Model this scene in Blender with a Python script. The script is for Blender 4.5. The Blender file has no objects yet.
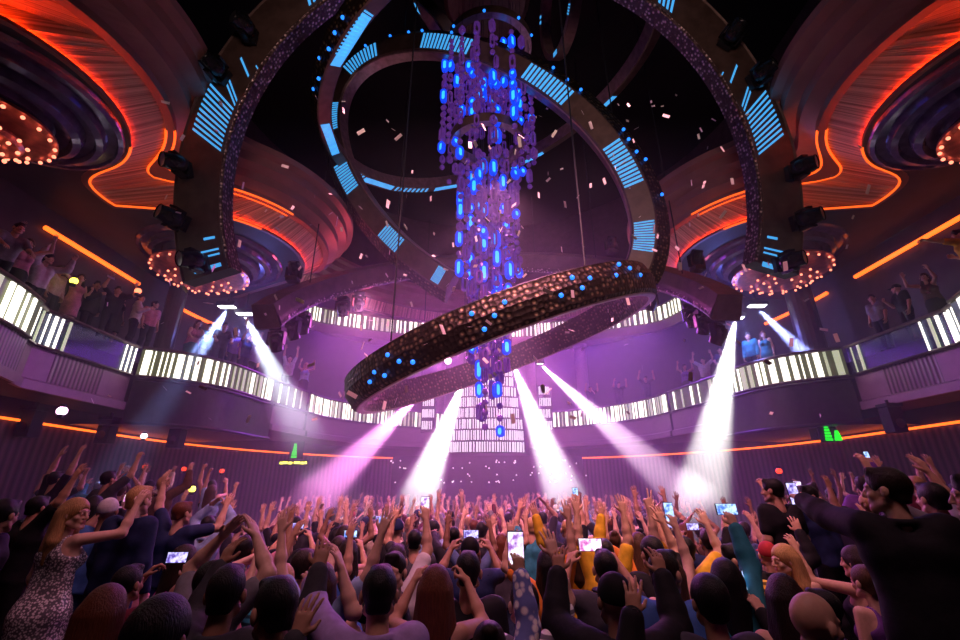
import bpy, bmesh, math, random
import numpy as np
from mathutils import Vector, Matrix

R = math.radians
COL = bpy.context.scene.collection
# ------------------------------------------------------------------ camera
FPX = 440.0
PITCH = R(21.1)
SP, CP = math.sin(PITCH), math.cos(PITCH)
CAMZ = 2.1
CX = 0.35                      # symmetry axis of the room

cam_d = bpy.data.cameras.new('camera')
cam = bpy.data.objects.new('camera', cam_d)
COL.objects.link(cam)
cam_d.sensor_width = 36.0
cam_d.lens = FPX * 36.0 / 960.0
cam_d.clip_start = 0.05
cam.location = (0, 0, CAMZ)
cam.rotation_euler = (R(90) + PITCH, 0, 0)
bpy.context.scene.camera = cam


def pt(u, v, y=None, z=None, x=None):
    """world point seen at photo pixel (u, v) and lying at distance y / height z / side x"""
    a = (u - 480) / FPX
    up = (320 - v) / FPX
    d = (a, CP - up * SP, SP + up * CP)
    if y is not None:
        s = y / d[1]
    elif z is not None:
        s = (z - CAMZ) / d[2]
    else:
        s = x / d[0]
    return Vector((s * d[0], s * d[1], CAMZ + s * d[2]))


def pix(p):
    dz = p[2] - CAMZ
    zc = p[1] * CP + dz * SP
    return 480 + FPX * p[0] / zc, 320 - FPX * (-p[1] * SP + dz * CP) / zc


# ------------------------------------------------------------------ materials
def mat(name, color, rough=0.6, metal=0.0, var=0.25, scale=6.0, bump=0.0, emit=None, estr=0.0, spec=0.4,
        objcol=False, stretch=(1, 1, 1), sample=False):
    m = bpy.data.materials.new(name)
    m.use_nodes = True
    nt = m.node_tree
    b = nt.nodes['Principled BSDF']
    b.inputs['Roughness'].default_value = rough
    b.inputs['Metallic'].default_value = metal
    b.inputs['Specular IOR Level'].default_value = spec
    tc = nt.nodes.new('ShaderNodeTexCoord')
    mp = nt.nodes.new('ShaderNodeMapping')
    mp.inputs['Scale'].default_value = stretch
    nt.links.new(tc.outputs['Object'], mp.inputs['Vector'])
    nz = nt.nodes.new('ShaderNodeTexNoise')
    nz.inputs['Scale'].default_value = scale
    nz.inputs['Detail'].default_value = 4
    nt.links.new(mp.outputs['Vector'], nz.inputs['Vector'])
    mr = nt.nodes.new('ShaderNodeMapRange')
    mr.inputs['From Min'].default_value = 0.3
    mr.inputs['From Max'].default_value = 0.7
    mr.inputs['To Min'].default_value = 1 - var
    mr.inputs['To Max'].default_value = 1 + var
    nt.links.new(nz.outputs['Fac'], mr.inputs['Value'])
    vm = nt.nodes.new('ShaderNodeVectorMath')
    vm.operation = 'SCALE'
    if objcol:
        oi = nt.nodes.new('ShaderNodeObjectInfo')
        nt.links.new(oi.outputs['Color'], vm.inputs[0])
    else:
        vm.inputs[0].default_value = color[:3]
    nt.links.new(mr.outputs['Result'], vm.inputs['Scale'])
    nt.links.new(vm.outputs['Vector'], b.inputs['Base Color'])
    if bump:
        bp = nt.nodes.new('ShaderNodeBump')
        bp.inputs['Strength'].default_value = bump
        bp.inputs['Distance'].default_value = 0.02
        nt.links.new(nz.outputs['Fac'], bp.inputs['Height'])
        nt.links.new(bp.outputs['Normal'], b.inputs['Normal'])
    if emit:
        b.inputs['Emission Color'].default_value = (*emit, 1)
        b.inputs['Emission Strength'].default_value = estr
        if not sample:
            m.cycles.emission_sampling = 'NONE'
    return m


def uvmat(name, kind, c1, c2, rough=0.5, metal=0.0, scale=1.0, bump=0.5):
    """materials driven by UVs in metres: 'ribs' (vertical ribs), 'studs' (rows of round studs), 'fringe'"""
    m = bpy.data.materials.new(name)
    m.use_nodes = True
    nt = m.node_tree
    b = nt.nodes['Principled BSDF']
    b.inputs['Roughness'].default_value = rough
    b.inputs['Metallic'].default_value = metal
    uv = nt.nodes.new('ShaderNodeTexCoord')
    mp = nt.nodes.new('ShaderNodeMapping')
    mp.inputs['Scale'].default_value = (scale, scale, scale)
    nt.links.new(uv.outputs['UV'], mp.inputs['Vector'])
    rp = nt.nodes.new('ShaderNodeValToRGB')
    rp.color_ramp.elements[0].color = (*c1, 1)
    rp.color_ramp.elements[1].color = (*c2, 1)
    if kind == 'studs':
        t = nt.nodes.new('ShaderNodeTexVoronoi')
        t.inputs['Scale'].default_value = 1.0
        t.inputs['Randomness'].default_value = 0.55
        nt.links.new(mp.outputs['Vector'], t.inputs['Vector'])
        out = t.outputs['Distance']
        rp.color_ramp.elements[0].color = (*c2, 1)
        rp.color_ramp.elements[1].color = (*c1, 1)
        rp.color_ramp.elements[0].position = 0.16
        rp.color_ramp.elements[1].position = 0.42
    else:
        sx = nt.nodes.new('ShaderNodeSeparateXYZ')
        nt.links.new(mp.outputs['Vector'], sx.inputs[0])
        if kind == 'ribs':
            w = nt.nodes.new('ShaderNodeMath')
            w.operation = 'PINGPONG'
            w.inputs[1].default_value = 0.5
            nt.links.new(sx.outputs['X'], w.inputs[0])
            out = w.outputs[0]
            rp.color_ramp.elements[0].position = 0.05
            rp.color_ramp.elements[1].position = 0.4
        else:
            t = nt.nodes.new('ShaderNodeTexNoise')
            t.noise_dimensions = '1D'
            t.inputs['Scale'].default_value = 1.0
            t.inputs['Detail'].default_value = 5
            t.inputs['Roughness'].default_value = 0.75
            nt.links.new(sx.outputs['X'], t.inputs['W'])
            out = t.outputs['Fac']
            rp.color_ramp.elements[0].position = 0.35
            rp.color_ramp.elements[1].position = 0.65
    nt.links.new(out, rp.inputs['Fac'])
    nt.links.new(rp.outputs['Color'], b.inputs['Base Color'])
    bp = nt.nodes.new('ShaderNodeBump')
    bp.inputs['Strength'].default_value = bump
    bp.inputs['Distance'].default_value = 0.03
    bp.invert = kind == 'studs'
    nt.links.new(out, bp.inputs['Height'])
    nt.links.new(bp.outputs['Normal'], b.inputs['Normal'])
    return m


def volmat(name, color, density, aniso):
    m = bpy.data.materials.new(name)
    m.use_nodes = True
    nt = m.node_tree
    nt.nodes.remove(nt.nodes['Principled BSDF'])
    v = nt.nodes.new('ShaderNodeVolumeScatter')
    v.inputs['Color'].default_value = (*color, 1)
    v.inputs['Density'].default_value = density
    v.inputs['Anisotropy'].default_value = aniso
    nt.links.new(v.outputs[0], nt.nodes['Material Output'].inputs['Volume'])
    m.cycles.homogeneous_volume = True
    return m


def glassmat(name, color, alpha):
    m = bpy.data.materials.new(name)
    m.use_nodes = True
    nt = m.node_tree
    b = nt.nodes['Principled BSDF']
    b.inputs['Base Color'].default_value = (*color, 1)
    b.inputs['Roughness'].default_value = 0.08
    b.inputs['Alpha'].default_value = alpha
    nz = nt.nodes.new('ShaderNodeTexNoise')
    nz.inputs['Scale'].default_value = 2
    bp = nt.nodes.new('ShaderNodeBump')
    bp.inputs['Strength'].default_value = 0.03
    nt.links.new(nz.outputs['Fac'], bp.inputs['Height'])
    nt.links.new(bp.outputs['Normal'], b.inputs['Normal'])
    return m


M = {}
M['black'] = mat('black_paint', (.012, .012, .015), .55)
M['black_gloss'] = mat('black_gloss', (.010, .010, .013), .25)
M['floor'] = mat('dark_floor', (.02, .016, .02), .35, scale=2)
M['dome'] = mat('dome_black', (.004, .004, .006), .8, scale=1.5)
M['soffit'] = mat('soffit_navy', (.035, .036, .06), .5, scale=2)
M['ledge'] = mat('bronze_plaster', (.30, .14, .13), .42, metal=.2, scale=2, var=.12)
M['wall'] = mat('wall_plum', (.06, .035, .05), .6, scale=3)
M['fascia'] = mat('mauve_panel', (.34, .20, .25), .4, metal=.2, var=.08)
M['fascia_dark'] = mat('dark_drum_panel', (.055, .042, .05), .3, metal=.5, var=.2)
M['rail'] = mat('rail_bronze', (.13, .09, .10), .3, metal=.7)
M['steel'] = mat('steel', (.35, .33, .36), .3, metal=.9)
M['led_white'] = mat('white_led', (.9, .85, .7), .4, emit=(1.0, .95, .80), estr=2.2)
M['led_pale'] = mat('pale_led', (.6, .62, .4), .4, emit=(.75, .82, .55), estr=.6)
M['led_back'] = mat('led_backing', (.10, .11, .06), .3, metal=.3, emit=(.30, .33, .12), estr=.16)
M['led_wall'] = mat('stage_led', (.9, .9, .9), .4, emit=(1.0, .95, .95), estr=1.2)
M['booth_lamp'] = mat('booth_lamp', (.9, .8, .8), .4, emit=(1, .8, .85), estr=2.2)
M['orange'] = mat('orange_led', (.9, .2, .02), .5, emit=(1.0, .14, .012), estr=2.6)
M['orange_cove'] = mat('orange_cove_led', (.9, .15, .02), .5, emit=(1.0, .05, .003), estr=62, sample=True)
M['orange_dim'] = mat('orange_dim_led', (.9, .15, .02), .5, emit=(1.0, .12, .012), estr=1.5)
M['bulb'] = mat('warm_bulb', (.9, .4, .2), .4, emit=(1.0, .22, .10), estr=3.0)
M['bulb_bright'] = mat('warm_bulb_bright', (.9, .4, .2), .4, emit=(1.0, .25, .14), estr=2.6)
M['red_lamp'] = mat('red_lamp', (.9, .05, .02), .4, emit=(1.0, .05, .015), estr=2.2)
M['yellow_lamp'] = mat('yellow_lamp', (.9, .8, .1), .4, emit=(1.0, .9, .08), estr=4.5)
M['green_lamp'] = mat('green_lamp', (.02, .7, .03), .4, emit=(.01, .75, .02), estr=1.6)
M['white_lamp'] = mat('white_lamp', (.9, .9, .9), .4, emit=(1, .93, .96), estr=9)
M['pink_lamp'] = mat('pink_lamp', (.9, .6, .8), .4, emit=(1, .55, .85), estr=5)
M['cyan_bar'] = mat('cyan_led_bar', (.1, .5, .9), .4, emit=(.06, .40, .90), estr=.95)
M['blue_lamp'] = mat('blue_lamp', (.02, .2, .9), .4, emit=(.015, .20, 1.0), estr=1.9)
M['cry_cyan'] = mat('crystal_core', (.1, .5, 1), .2, emit=(.02, .42, 1.0), estr=1.5)
M['cry_blue'] = mat('crystal_blue', (.02, .05, .6), .15, emit=(.006, .06, .95), estr=.95)
M['cry_violet_glow'] = mat('crystal_violet_glow', (.20, .09, .42), .15, metal=.3, emit=(.20, .05, .42), estr=.22)  # unlit crystals; faint glow added so they show violet
M['ring'] = mat('ring_bronze', (.13, .082, .072), .45, metal=.35, scale=4)
M['ring_under'] = mat('ring_trim_pink', (.42, .26, .28), .35, metal=.6)
M['studs'] = uvmat('studded_bronze', 'studs', (.022, .015, .011), (.26, .19, .11), .45, .7, 10.0, 1.0)
M['studs_pink'] = uvmat('studded_rose', 'studs', (.10, .058, .062), (.80, .62, .60), .3, .6, 11.0, 1.0)
M['ribs'] = uvmat('ribbed_wall', 'ribs', (.03, .018, .025), (.16, .085, .10), .6, 0, 5.0, .8)
M['ribs_fascia'] = uvmat('ribbed_fascia', 'ribs', (.10, .055, .075), (.36, .21, .26), .4, .2, 9.0, .8)
M['fringe'] = uvmat('strand_fringe', 'fringe', (.30, .12, .08), (.95, .6, .42), .6, 0, 9.0, .7)
M['glass'] = glassmat('rail_glass', (.08, .12, .30), .6)  # blue light on the glass put into its base colour
M['screen_blue'] = mat('screen_blue', (.05, .08, .2), .2, emit=(.05, .10, .30), estr=.55)
M['confetti'] = mat('confetti_paper', (.92, .82, .80), .6, var=.1)
M['white_cuff'] = mat('white_cuff', (.7,.68,.7), .7)


# ------------------------------------------------------------------ mesh helpers
class MB:
    def __init__(s):
        s.v, s.f, s.uv, s.mi = [], [], [], []

    def add(s, verts, faces, uvs=None, mi=0):
        o = len(s.v)
        s.v += [tuple(p) for p in verts]
        for f in faces:
            s.f.append(tuple(o + i for i in f))
            s.mi.append(mi)
            s.uv.append([uvs[i] for i in f] if uvs else [(0, 0)] * len(f))

    def box(s, c, size, rot=None, mi=0):
        c = Vector(c)
        h = Vector(size) / 2
        vs = [Vector((x * h.x, y * h.y, z * h.z)) for x in (-1, 1) for y in (-1, 1) for z in (-1, 1)]
        if rot is not None:
            vs = [rot @ p for p in vs]
        s.add([c + p for p in vs], [(0, 1, 3, 2), (4, 6, 7, 5), (0, 4, 5, 1), (2, 3, 7, 6), (0, 2, 6, 4), (1, 5, 7, 3)], None, mi)

    def tube(s, path, r, n=8, mi=0, cap=True):
        path = [Vector(p) for p in path]
        rs = r if isinstance(r, (list, tuple)) else [r] * len(path)
        up0 = Vector((0.137, 0.23, 1))
        vs = []
        for i, p in enumerate(path):
            t = (path[min(i + 1, len(path) - 1)] - path[max(i - 1, 0)]).normalized()
            a = t.cross(up0)
            if a.length < 1e-3:
                a = t.cross(Vector((1, 0, 0)))
            a.normalize()
            b = t.cross(a)
            vs += [p + rs[i] * (math.cos(6.28318 * k / n) * a + math.sin(6.28318 * k / n) * b) for k in range(n)]
        fs = []
        for i in range(len(path) - 1):
            for k in range(n):
                k2 = (k + 1) % n
                fs.append((i * n + k, i * n + k2, (i + 1) * n + k2, (i + 1) * n + k))
        if cap:
            fs.append(tuple(reversed(range(n))))
            fs.append(tuple((len(path) - 1) * n + k for k in range(n)))
        s.add(vs, fs, None, mi)

    def lathe(s, prof, n=24, c=(0, 0, 0), mi=0, a0=0.0, a1=2 * math.pi):
        """prof: list of (r, z); revolves about vertical axis through c"""
        full = abs(a1 - a0 - 2 * math.pi) < 1e-6
        m = n if full else n + 1
        vs, uvs = [], []
        for i in range(m):
            a = a0 + (a1 - a0) * i / n
            for j, (r, z) in enumerate(prof):
                vs.append((c[0] + r * math.cos(a), c[1] + r * math.sin(a), c[2] + z))
                uvs.append((a * max(p[0] for p in prof), j))
        k = len(prof)
        fs = []
        for i in range(n):
            i2 = (i + 1) % m
            for j in range(k - 1):
                fs.append((i * k + j, i2 * k + j, i2 * k + j + 1, i * k + j + 1))
        s.add(vs, fs, uvs, mi)

    def sphere(s, c, r, n=8, mi=0, sc=(1, 1, 1)):
        m = max(4, n // 2 + 1)
        vs = [(c[0], c[1], c[2] + r * sc[2])]
        for i in range(1, m):
            t = math.pi * i / m
            for k in range(n):
                a = 2 * math.pi * k / n
                vs.append((c[0] + r * sc[0] * math.sin(t) * math.cos(a), c[1] + r * sc[1] * math.sin(t) * math.sin(a), c[2] + r * sc[2] * math.cos(t)))
        vs.append((c[0], c[1], c[2] - r * sc[2]))
        fs = [(0, 1 + k, 1 + (k + 1) % n) for k in range(n)]
        for i in range(m - 2):
            for k in range(n):
                k2 = (k + 1) % n
                fs.append((1 + i * n + k, 1 + (i + 1) * n + k, 1 + (i + 1) * n + k2, 1 + i * n + k2))
        e = len(vs) - 1
        o = 1 + (m - 2) * n
        fs += [(e, o + (k + 1) % n, o + k) for k in range(n)]
        s.add(vs, fs, None, mi)

    def strip(s, path, z0, z1, off=0.0, mi=0, closed=False):
        """vertical wall along a plan path [(x, y)...], uv in metres"""
        vs, uvs, fs = [], [], []
        L = 0.0
        for i, p in enumerate(path):
            if i:
                L += math.dist(p[:2], path[i - 1][:2])
            vs += [(p[0], p[1], z0), (p[0], p[1], z1)]
            uvs += [(L, z0), (L, z1)]
        for i in range(len(path) - 1):
            fs.append((2 * i, 2 * i + 2, 2 * i + 3, 2 * i + 1))
        s.add(vs, fs, uvs, mi)

    def band(s, pa, za, pb, zb, mi=0):
        """ruled surface between two plan paths of equal length"""
        vs, uvs, fs = [], [], []
        L = 0
        for i, (p, q) in enumerate(zip(pa, pb)):
            if i:
                L += math.dist(p[:2], pa[i - 1][:2])
            z0 = za[i] if isinstance(za, (list, tuple)) else za
            z1 = zb[i] if isinstance(zb, (list, tuple)) else zb
            vs += [(p[0], p[1], z0), (q[0], q[1], z1)]
            uvs += [(L, 0), (L, 1)]
        for i in range(len(pa) - 1):
            fs.append((2 * i, 2 * i + 2, 2 * i + 3, 2 * i + 1))
        s.add(vs, fs, uvs, mi)

    def build(s, name, mats, parent=None, smooth=False, loc=None, mw=None):
        me = bpy.data.meshes.new(name)
        me.from_pydata(s.v, [], s.f)
        if not isinstance(mats, (list, tuple)):
            mats = [mats]
        for m in mats:
            me.materials.append(m)
        if any(s.mi):
            me.polygons.foreach_set('material_index', s.mi)
        uvl = me.uv_layers.new(name='UVMap')
        flat = [c for f in s.uv for p in f for c in p]
        uvl.data.foreach_set('uv', flat)
        if smooth:
            me.polygons.foreach_set('use_smooth', [True] * len(me.polygons))
        me.update()
        o = bpy.data.objects.new(name, me)
        COL.objects.link(o)
        if parent is not None:
            o.parent = parent
        if loc is not None:
            o.location = loc
        if mw is not None:
            o.matrix_world = mw
        return o


def tag(o, label=None, cat=None, group=None, kind=None):
    if label:
        o['label'] = label
    if cat:
        o['category'] = cat
    if group:
        o['group'] = group
    if kind:
        o['kind'] = kind
    return o


def empty(name, loc, label=None, cat=None, group=None):
    o = bpy.data.objects.new(name, None)
    COL.objects.link(o)
    o.location = loc
    o.empty_display_size = .1
    return tag(o, label, cat, group)


def copy_tree(o, parent=None):
    c = o.copy()
    COL.objects.link(c)
    c.parent = parent
    for ch in list(o.children):
        copy_tree(ch, c)
    return c


def dens(path, step=0.25):
    out = []
    for i in range(len(path) - 1):
        a, b = path[i], path[i + 1]
        n = max(1, int(math.dist(a, b) / step))
        for k in range(n):
            t = k / n
            out.append((a[0] + (b[0] - a[0]) * t, a[1] + (b[1] - a[1]) * t))
    out.append(tuple(path[-1]))
    return out


def spline(path, step=0.2):
    """Catmull-Rom through the plan points"""
    P = [path[0]] + list(path) + [path[-1]]
    out = []
    for i in range(1, len(P) - 2):
        p0, p1, p2, p3 = (np.array(P[j], float) for j in (i - 1, i, i + 1, i + 2))
        n = max(2, int(np.linalg.norm(p2 - p1) / step))
        for k in range(n):
            t = k / n
            out.append(tuple(.5 * ((2 * p1) + (p2 - p0) * t + (2 * p0 - 5 * p1 + 4 * p2 - p3) * t * t + (3 * p1 - p0 - 3 * p2 + p3) * t ** 3)))
    out.append(tuple(path[-1]))
    return out


def offs(path, d):
    """offset a plan path to its left by d"""
    out = []
    for i, p in enumerate(path):
        a = path[max(i - 1, 0)]
        b = path[min(i + 1, len(path) - 1)]
        t = Vector((b[0] - a[0], b[1] - a[1]))
        t.normalize()
        out.append((p[0] - t.y * d, p[1] + t.x * d))
    return out


def side_path(dl, sgn):
    return [(CX + sgn * d, y) for d, y in dl]
# ================================================================== THE ROOM
rng = random.Random(11)
WALL_D, WALL_Y0 = 11.5, 14.0


def wallpt(d, y, rad=WALL_D):
    if y <= WALL_Y0:
        return (rad, y)
    v = Vector((d, y - WALL_Y0))
    v.normalize()
    return (v.x * rad, WALL_Y0 + v.y * rad)


def wall_path(rad=WALL_D):
    p = [(rad, y) for y in np.arange(-3, WALL_Y0, .5)]
    p += [(rad * math.cos(a), WALL_Y0 + rad * math.sin(a)) for a in np.linspace(0, R(90), 50)]
    return p


floor_mb = MB()
floor_mb.box((CX, 11.5, -.1), (24, 30, .2))
tag(floor_mb.build('floor', M['floor']), kind='structure')

# raised seating terraces at both sides
TERR = [  # x0, x1, y0, y1, top
    (-11.1, -2.75, 3.7, 6.2, .28), (-11.1, -4.6, 6.2, 12.5, .62),
    (1.95, 5.2, 2.0, 3.55, .47), (3.1, 11.8, 3.55, 6.0, .40), (5.0, 11.8, 6.0, 12.5, .55)]


def floor_z(x, y):
    for x0, x1, y0, y1, t in TERR:
        if x0 <= x <= x1 and y0 <= y <= y1:
            return t
    return 0.0


for i, (x0, x1, y0, y1, t) in enumerate(TERR):
    mb = MB()
    mb.box(((x0 + x1) / 2, (y0 + y1) / 2, t / 2 + .001), (x1 - x0, y1 - y0, t))
    tag(mb.build('floor_terrace', M['floor']), kind='structure')

for sgn, side in ((-1, 'left'), (1, 'right')):
    wp = side_path(wall_path(), sgn)
    mb = MB()
    mb.strip(wp, 0, 3.6, mi=0)
    mb.strip(wp, 3.6, 19, mi=1)
    tag(mb.build('wall_' + side, [M['ribs'], M['wall']]), kind='structure')
    # orange light line on top of the ribbed wainscot
    ip = side_path([(x - .06 if y <= WALL_Y0 else x * .994, y if y <= WALL_Y0 else WALL_Y0 + (y - WALL_Y0) * .994) for x, y in wall_path() if y < 24.5], sgn)
    mb = MB()
    mb.tube([(x, y, 3.66) for x, y in ip], .035, 6)
    tag(mb.build('trim_1', M['orange']), kind='structure')
    # orange light lines on the balcony back wall
    for a, b in ((9.6, 12.9), (15.0, 16.8)) if sgn < 0 else ((8.6, 12.4), (13.6, 16.6)):
        mb = MB()
        pp = [wallpt(11.5, y) if y <= WALL_Y0 else (11.5 * math.cos((y - WALL_Y0) / 11.5), WALL_Y0 + 11.5 * math.sin((y - WALL_Y0) / 11.5)) for y in np.linspace(a, b, 14)]
        mb.tube([(CX + sgn * (d - .08), y, 8.33) for d, y in pp], .06, 6)
        tag(mb.build('trim_2', M['orange']), kind='structure')
mb = MB()
mb.strip([(-14, -3), (14, -3)], 0, 19)
tag(mb.build('wall_rear', M['dome']), kind='structure')

# ------------------------------------------------------------------ balcony
SEC = {
    'bay': spline([(8.2, 3.2), (8.65, 5.2), (9.1, 6.7), (9.45, 7.9), (9.82, 8.75)]),
    'straight': dens([(9.95, 8.8), (10.15, 9.2), (10.13, 10.6), (10.08, 12.0)]),
    'drum': spline([(10.0, 12.05), (9.3, 12.45), (8.75, 12.95), (8.35, 13.7), (8.15, 14.6), (8.05, 15.5), (7.9, 16.1)], .15),
    'recess': dens([(7.95, 16.2), (7.75, 17.0), (7.5, 18.2)]),
    'far': spline([(7.45, 18.3), (7.15, 19.5), (6.2, 21.0), (4.8, 22.35), (3.5, 23.1), (2.3, 23.55)]),
}
LAB = {
    'bay': 'nearest bay of the {s} balcony railing, curved panels with wide white light strips',
    'straight': 'long straight glass stretch of the {s} balcony railing, blue light painted in its tint',
    'drum': 'rounded {s} balcony railing above the dark drum, densely striped with white light',
    'recess': 'short dim {s} balcony railing between the drum and the far curve',
    'far': 'far {s} balcony railing curving in towards the stage, thin white light strips',
}
Z0, Z1 = 5.08, 5.86


def light_bars(mb, path, z0, z1, wmin, wmax, gmin, gmax, rnd, depth=.03, double=0.0):
    L, cum = 0, [0]
    for i in range(1, len(path)):
        L += math.dist(path[i], path[i - 1])
        cum.append(L)

    def at(s):
        s = min(max(s, 0), L)
        i = max(1, next((k for k in range(1, len(cum)) if cum[k] >= s), len(cum) - 1))
        t = (s - cum[i - 1]) / max(1e-6, cum[i] - cum[i - 1])
        p, q = path[i - 1], path[i]
        return (p[0] + (q[0] - p[0]) * t, p[1] + (q[1] - p[1]) * t), (q[0] - p[0], q[1] - p[1])
    s = gmin
    while s < L - wmax:
        w = rnd.uniform(wmin, wmax) * (1 if rnd.random() < .7 else .45)
        (x, y), (tx, ty) = at(s + w / 2)
        a = math.atan2(ty, tx)
        mb.box((x, y, (z0 + z1) / 2), (w, depth, z1 - z0), Matrix.Rotation(a, 3, 'Z'), mi=0 if rnd.random() < .72 else 1)
        s += w + rnd.uniform(gmin, gmax)


for sgn, side in ((-1, 'left'), (1, 'right')):
    root = MB()
    allp, wallp = [], []
    for k in SEC:
        allp += SEC[k]
    wallp = [wallpt(d, y) for d, y in allp]
    P, Wp = side_path(allp, sgn), side_path(wallp, sgn)
    root.band(P, 4.15, Wp, 4.15)      # underside
    root.band(P, 5.45, Wp, 5.45)      # deck
    root.strip(P, 5.0, 5.08)
    bal = tag(root.build('balcony_' + side, M['wall']), kind='structure')
    for k, path in SEC.items():
        p = side_path(path, sgn)
        out = [(x - sgn * .05, y) for x, y in p]
        # ---- fascia
        mb = MB()
        if k == 'drum':
            mb.strip(p, 3.75, 5.05, mi=1)
            mb.band(p, 3.75, side_path([wallpt(d, y) for d, y in path], sgn), 3.75, mi=1)
            o2 = side_path([(d - .06 * (1 if d > 0 else 0), y - .03) for d, y in path], sgn)
            mb.tube([(x, y, 3.8) for x, y in o2], .05, 6, mi=1)
            mb.tube([(x, y, 4.98) for x, y in o2], .04, 6, mi=1)
            fm = [M['fascia'], M['fascia_dark']]
        else:
            n = len(p)
            i0, i1 = (int(n * .30), int(n * .72)) if k == 'straight' else (n, n)
            if k == 'straight':
                mb.strip(p[:i0 + 1], 4.35, 5.05)
                mb.strip(p[i0:i1 + 1], 4.35, 5.05, mi=1)
                mb.strip(p[i1:], 4.35, 5.05)
            else:
                mb.strip(p, 4.35, 5.05, mi=1 if k == 'bay' else 0)
            o2 = side_path([(d - .10, y - .02) for d, y in path], sgn)
            mb.strip(o2, 4.12, 4.32)
            mb.band(o2, 4.32, p, 4.36)
            mb.band(o2, 4.12, p, 4.12)
            fm = [M['fascia'], M['ribs_fascia']]
        fo = mb.build('fascia', fm, bal)
        # ---- railing
        rl = empty('balcony_railing', (p[len(p) // 2][0], p[len(p) // 2][1], Z0), LAB[k].format(s=side), 'railing')
        inv = Matrix.Translation(-rl.location)
        bk, st, tr, br = MB(), MB(), MB(), MB()
        bk.strip(p, Z0, Z1)
        inn = side_path([(d - .035, y - .012) for d, y in path], sgn)
        if k == 'bay':
            light_bars(st, inn, Z0 + .03, Z1 - .03, .10, .26, .07, .26, rng)
        elif k == 'straight':
            light_bars(st, inn[:int(len(inn) * .42)], Z0 + .03, Z1 - .03, .04, .08, .10, .2, rng)
            light_bars(st, inn[int(len(inn) * .8):], Z0 + .03, Z1 - .03, .04, .08, .12, .2, rng)
        elif k == 'drum':
            light_bars(st, inn, Z0 + .03, Z1 - .03, .05, .18, .06, .17, rng)
        elif k == 'recess':
            light_bars(st, inn, Z0 + .03, Z1 - .03, .04, .09, .2, .5, rng)
        else:
            light_bars(st, inn, Z0 + .03, Z1 - .03, .05, .14, .06, .16, rng)
        tr.tube([(x, y, Z1 + .03) for x, y in inn], .045, 6)
        br.tube([(x, y, Z0) for x, y in inn], .04, 6)
        for mbx, nm, mm in ((bk, 'panel', M['glass'] if k == 'straight' else M['led_back']), (st, 'light_strips', [M['led_white'], M['led_pale']]), (tr, 'top_rail', M['rail']), (br, 'bottom_rail', M['rail'])):  # light strips are separate LED bars joined in one mesh
            mbx.v = [tuple(Vector(q) - rl.location) for q in mbx.v]
            ob = mbx.build(nm, mm, rl)

# ------------------------------------------------------------------ upper far gallery
for sgn, side in ((-1, 'left'), (1, 'right')):
    path = spline([(8.9, 18.6), (8.35, 20.0), (6.6, 21.0), (4.6, 21.8), (3.0, 22.2), (1.2, 22.4)])
    p = side_path(path, sgn)
    g = MB()
    g.band(p, 9.72, side_path([wallpt(d, y) for d, y in path], sgn), 9.72)
    g.band(p, 9.95, side_path([wallpt(d, y) for d, y in path], sgn), 9.95)
    g.strip(p, 9.3, 9.74)
    tag(g.build('balcony_upper', M['fascia']), kind='structure')
    rl = empty('balcony_railing', (p[len(p) // 2][0], p[len(p) // 2][1], 9.74), 'high %s gallery railing near the ceiling, striped with white light, behind the rings' % side, 'railing')
    st, bk, tr = MB(), MB(), MB()
    inn = side_path([(d - .03, y - .03) for d, y in path], sgn)
    bk.strip(p, 9.74, 10.5)
    light_bars(st, inn, 9.78, 10.46, .06, .16, .07, .2, rng)
    tr.tube([(x, y, 10.52) for x, y in inn], .04, 6)
    for mbx, nm, mm in ((bk, 'panel', M['led_back']), (st, 'light_strips', [M['led_white'], M['led_pale']]), (tr, 'top_rail', M['rail'])):
        mbx.v = [tuple(Vector(q) - rl.location) for q in mbx.v]
        mbx.build(nm, mm, rl)

# ------------------------------------------------------------------ ceiling: scalloped soffit, stepped cove, black dome
PODS = [((9.45, 6.0), 2.08), ((8.30, 12.0), 2.25)]


def sdf(d, y):
    vals = [math.dist((d, y), c) - r for c, r in PODS]
    if y <= 14.5:
        vals.append(9.9 - d)
    else:
        vals.append(9.9 - math.hypot(d, y - 14.5))
    f = vals[0]
    k = 1.1
    for g in vals[1:]:
        h = max(0, min(1, .5 + .5 * (f - g) / k))
        f = f + (g - f) * h - k * h * (1 - h)
    return f


def contour(o):
    pts = []
    for a in np.linspace(R(-62), R(90), 190):
        ca, sa = math.cos(a), math.sin(a)
        lo, s = 0, 3.0
        while s < 16 and sdf(s * ca, 10 + s * sa) > o:
            lo = s
            s += .06
        hi = s
        for _ in range(16):
            m = (lo + hi) / 2
            if sdf(m * ca, 10 + m * sa) > o:
                lo = m
            else:
                hi = m
        pts.append((hi * ca, 10 + hi * sa))
    return pts


def lift(y):
    t = max(0, min(1, (y - 15.0) / 3.5))
    return 2.25 * t * t * (3 - 2 * t)


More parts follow.
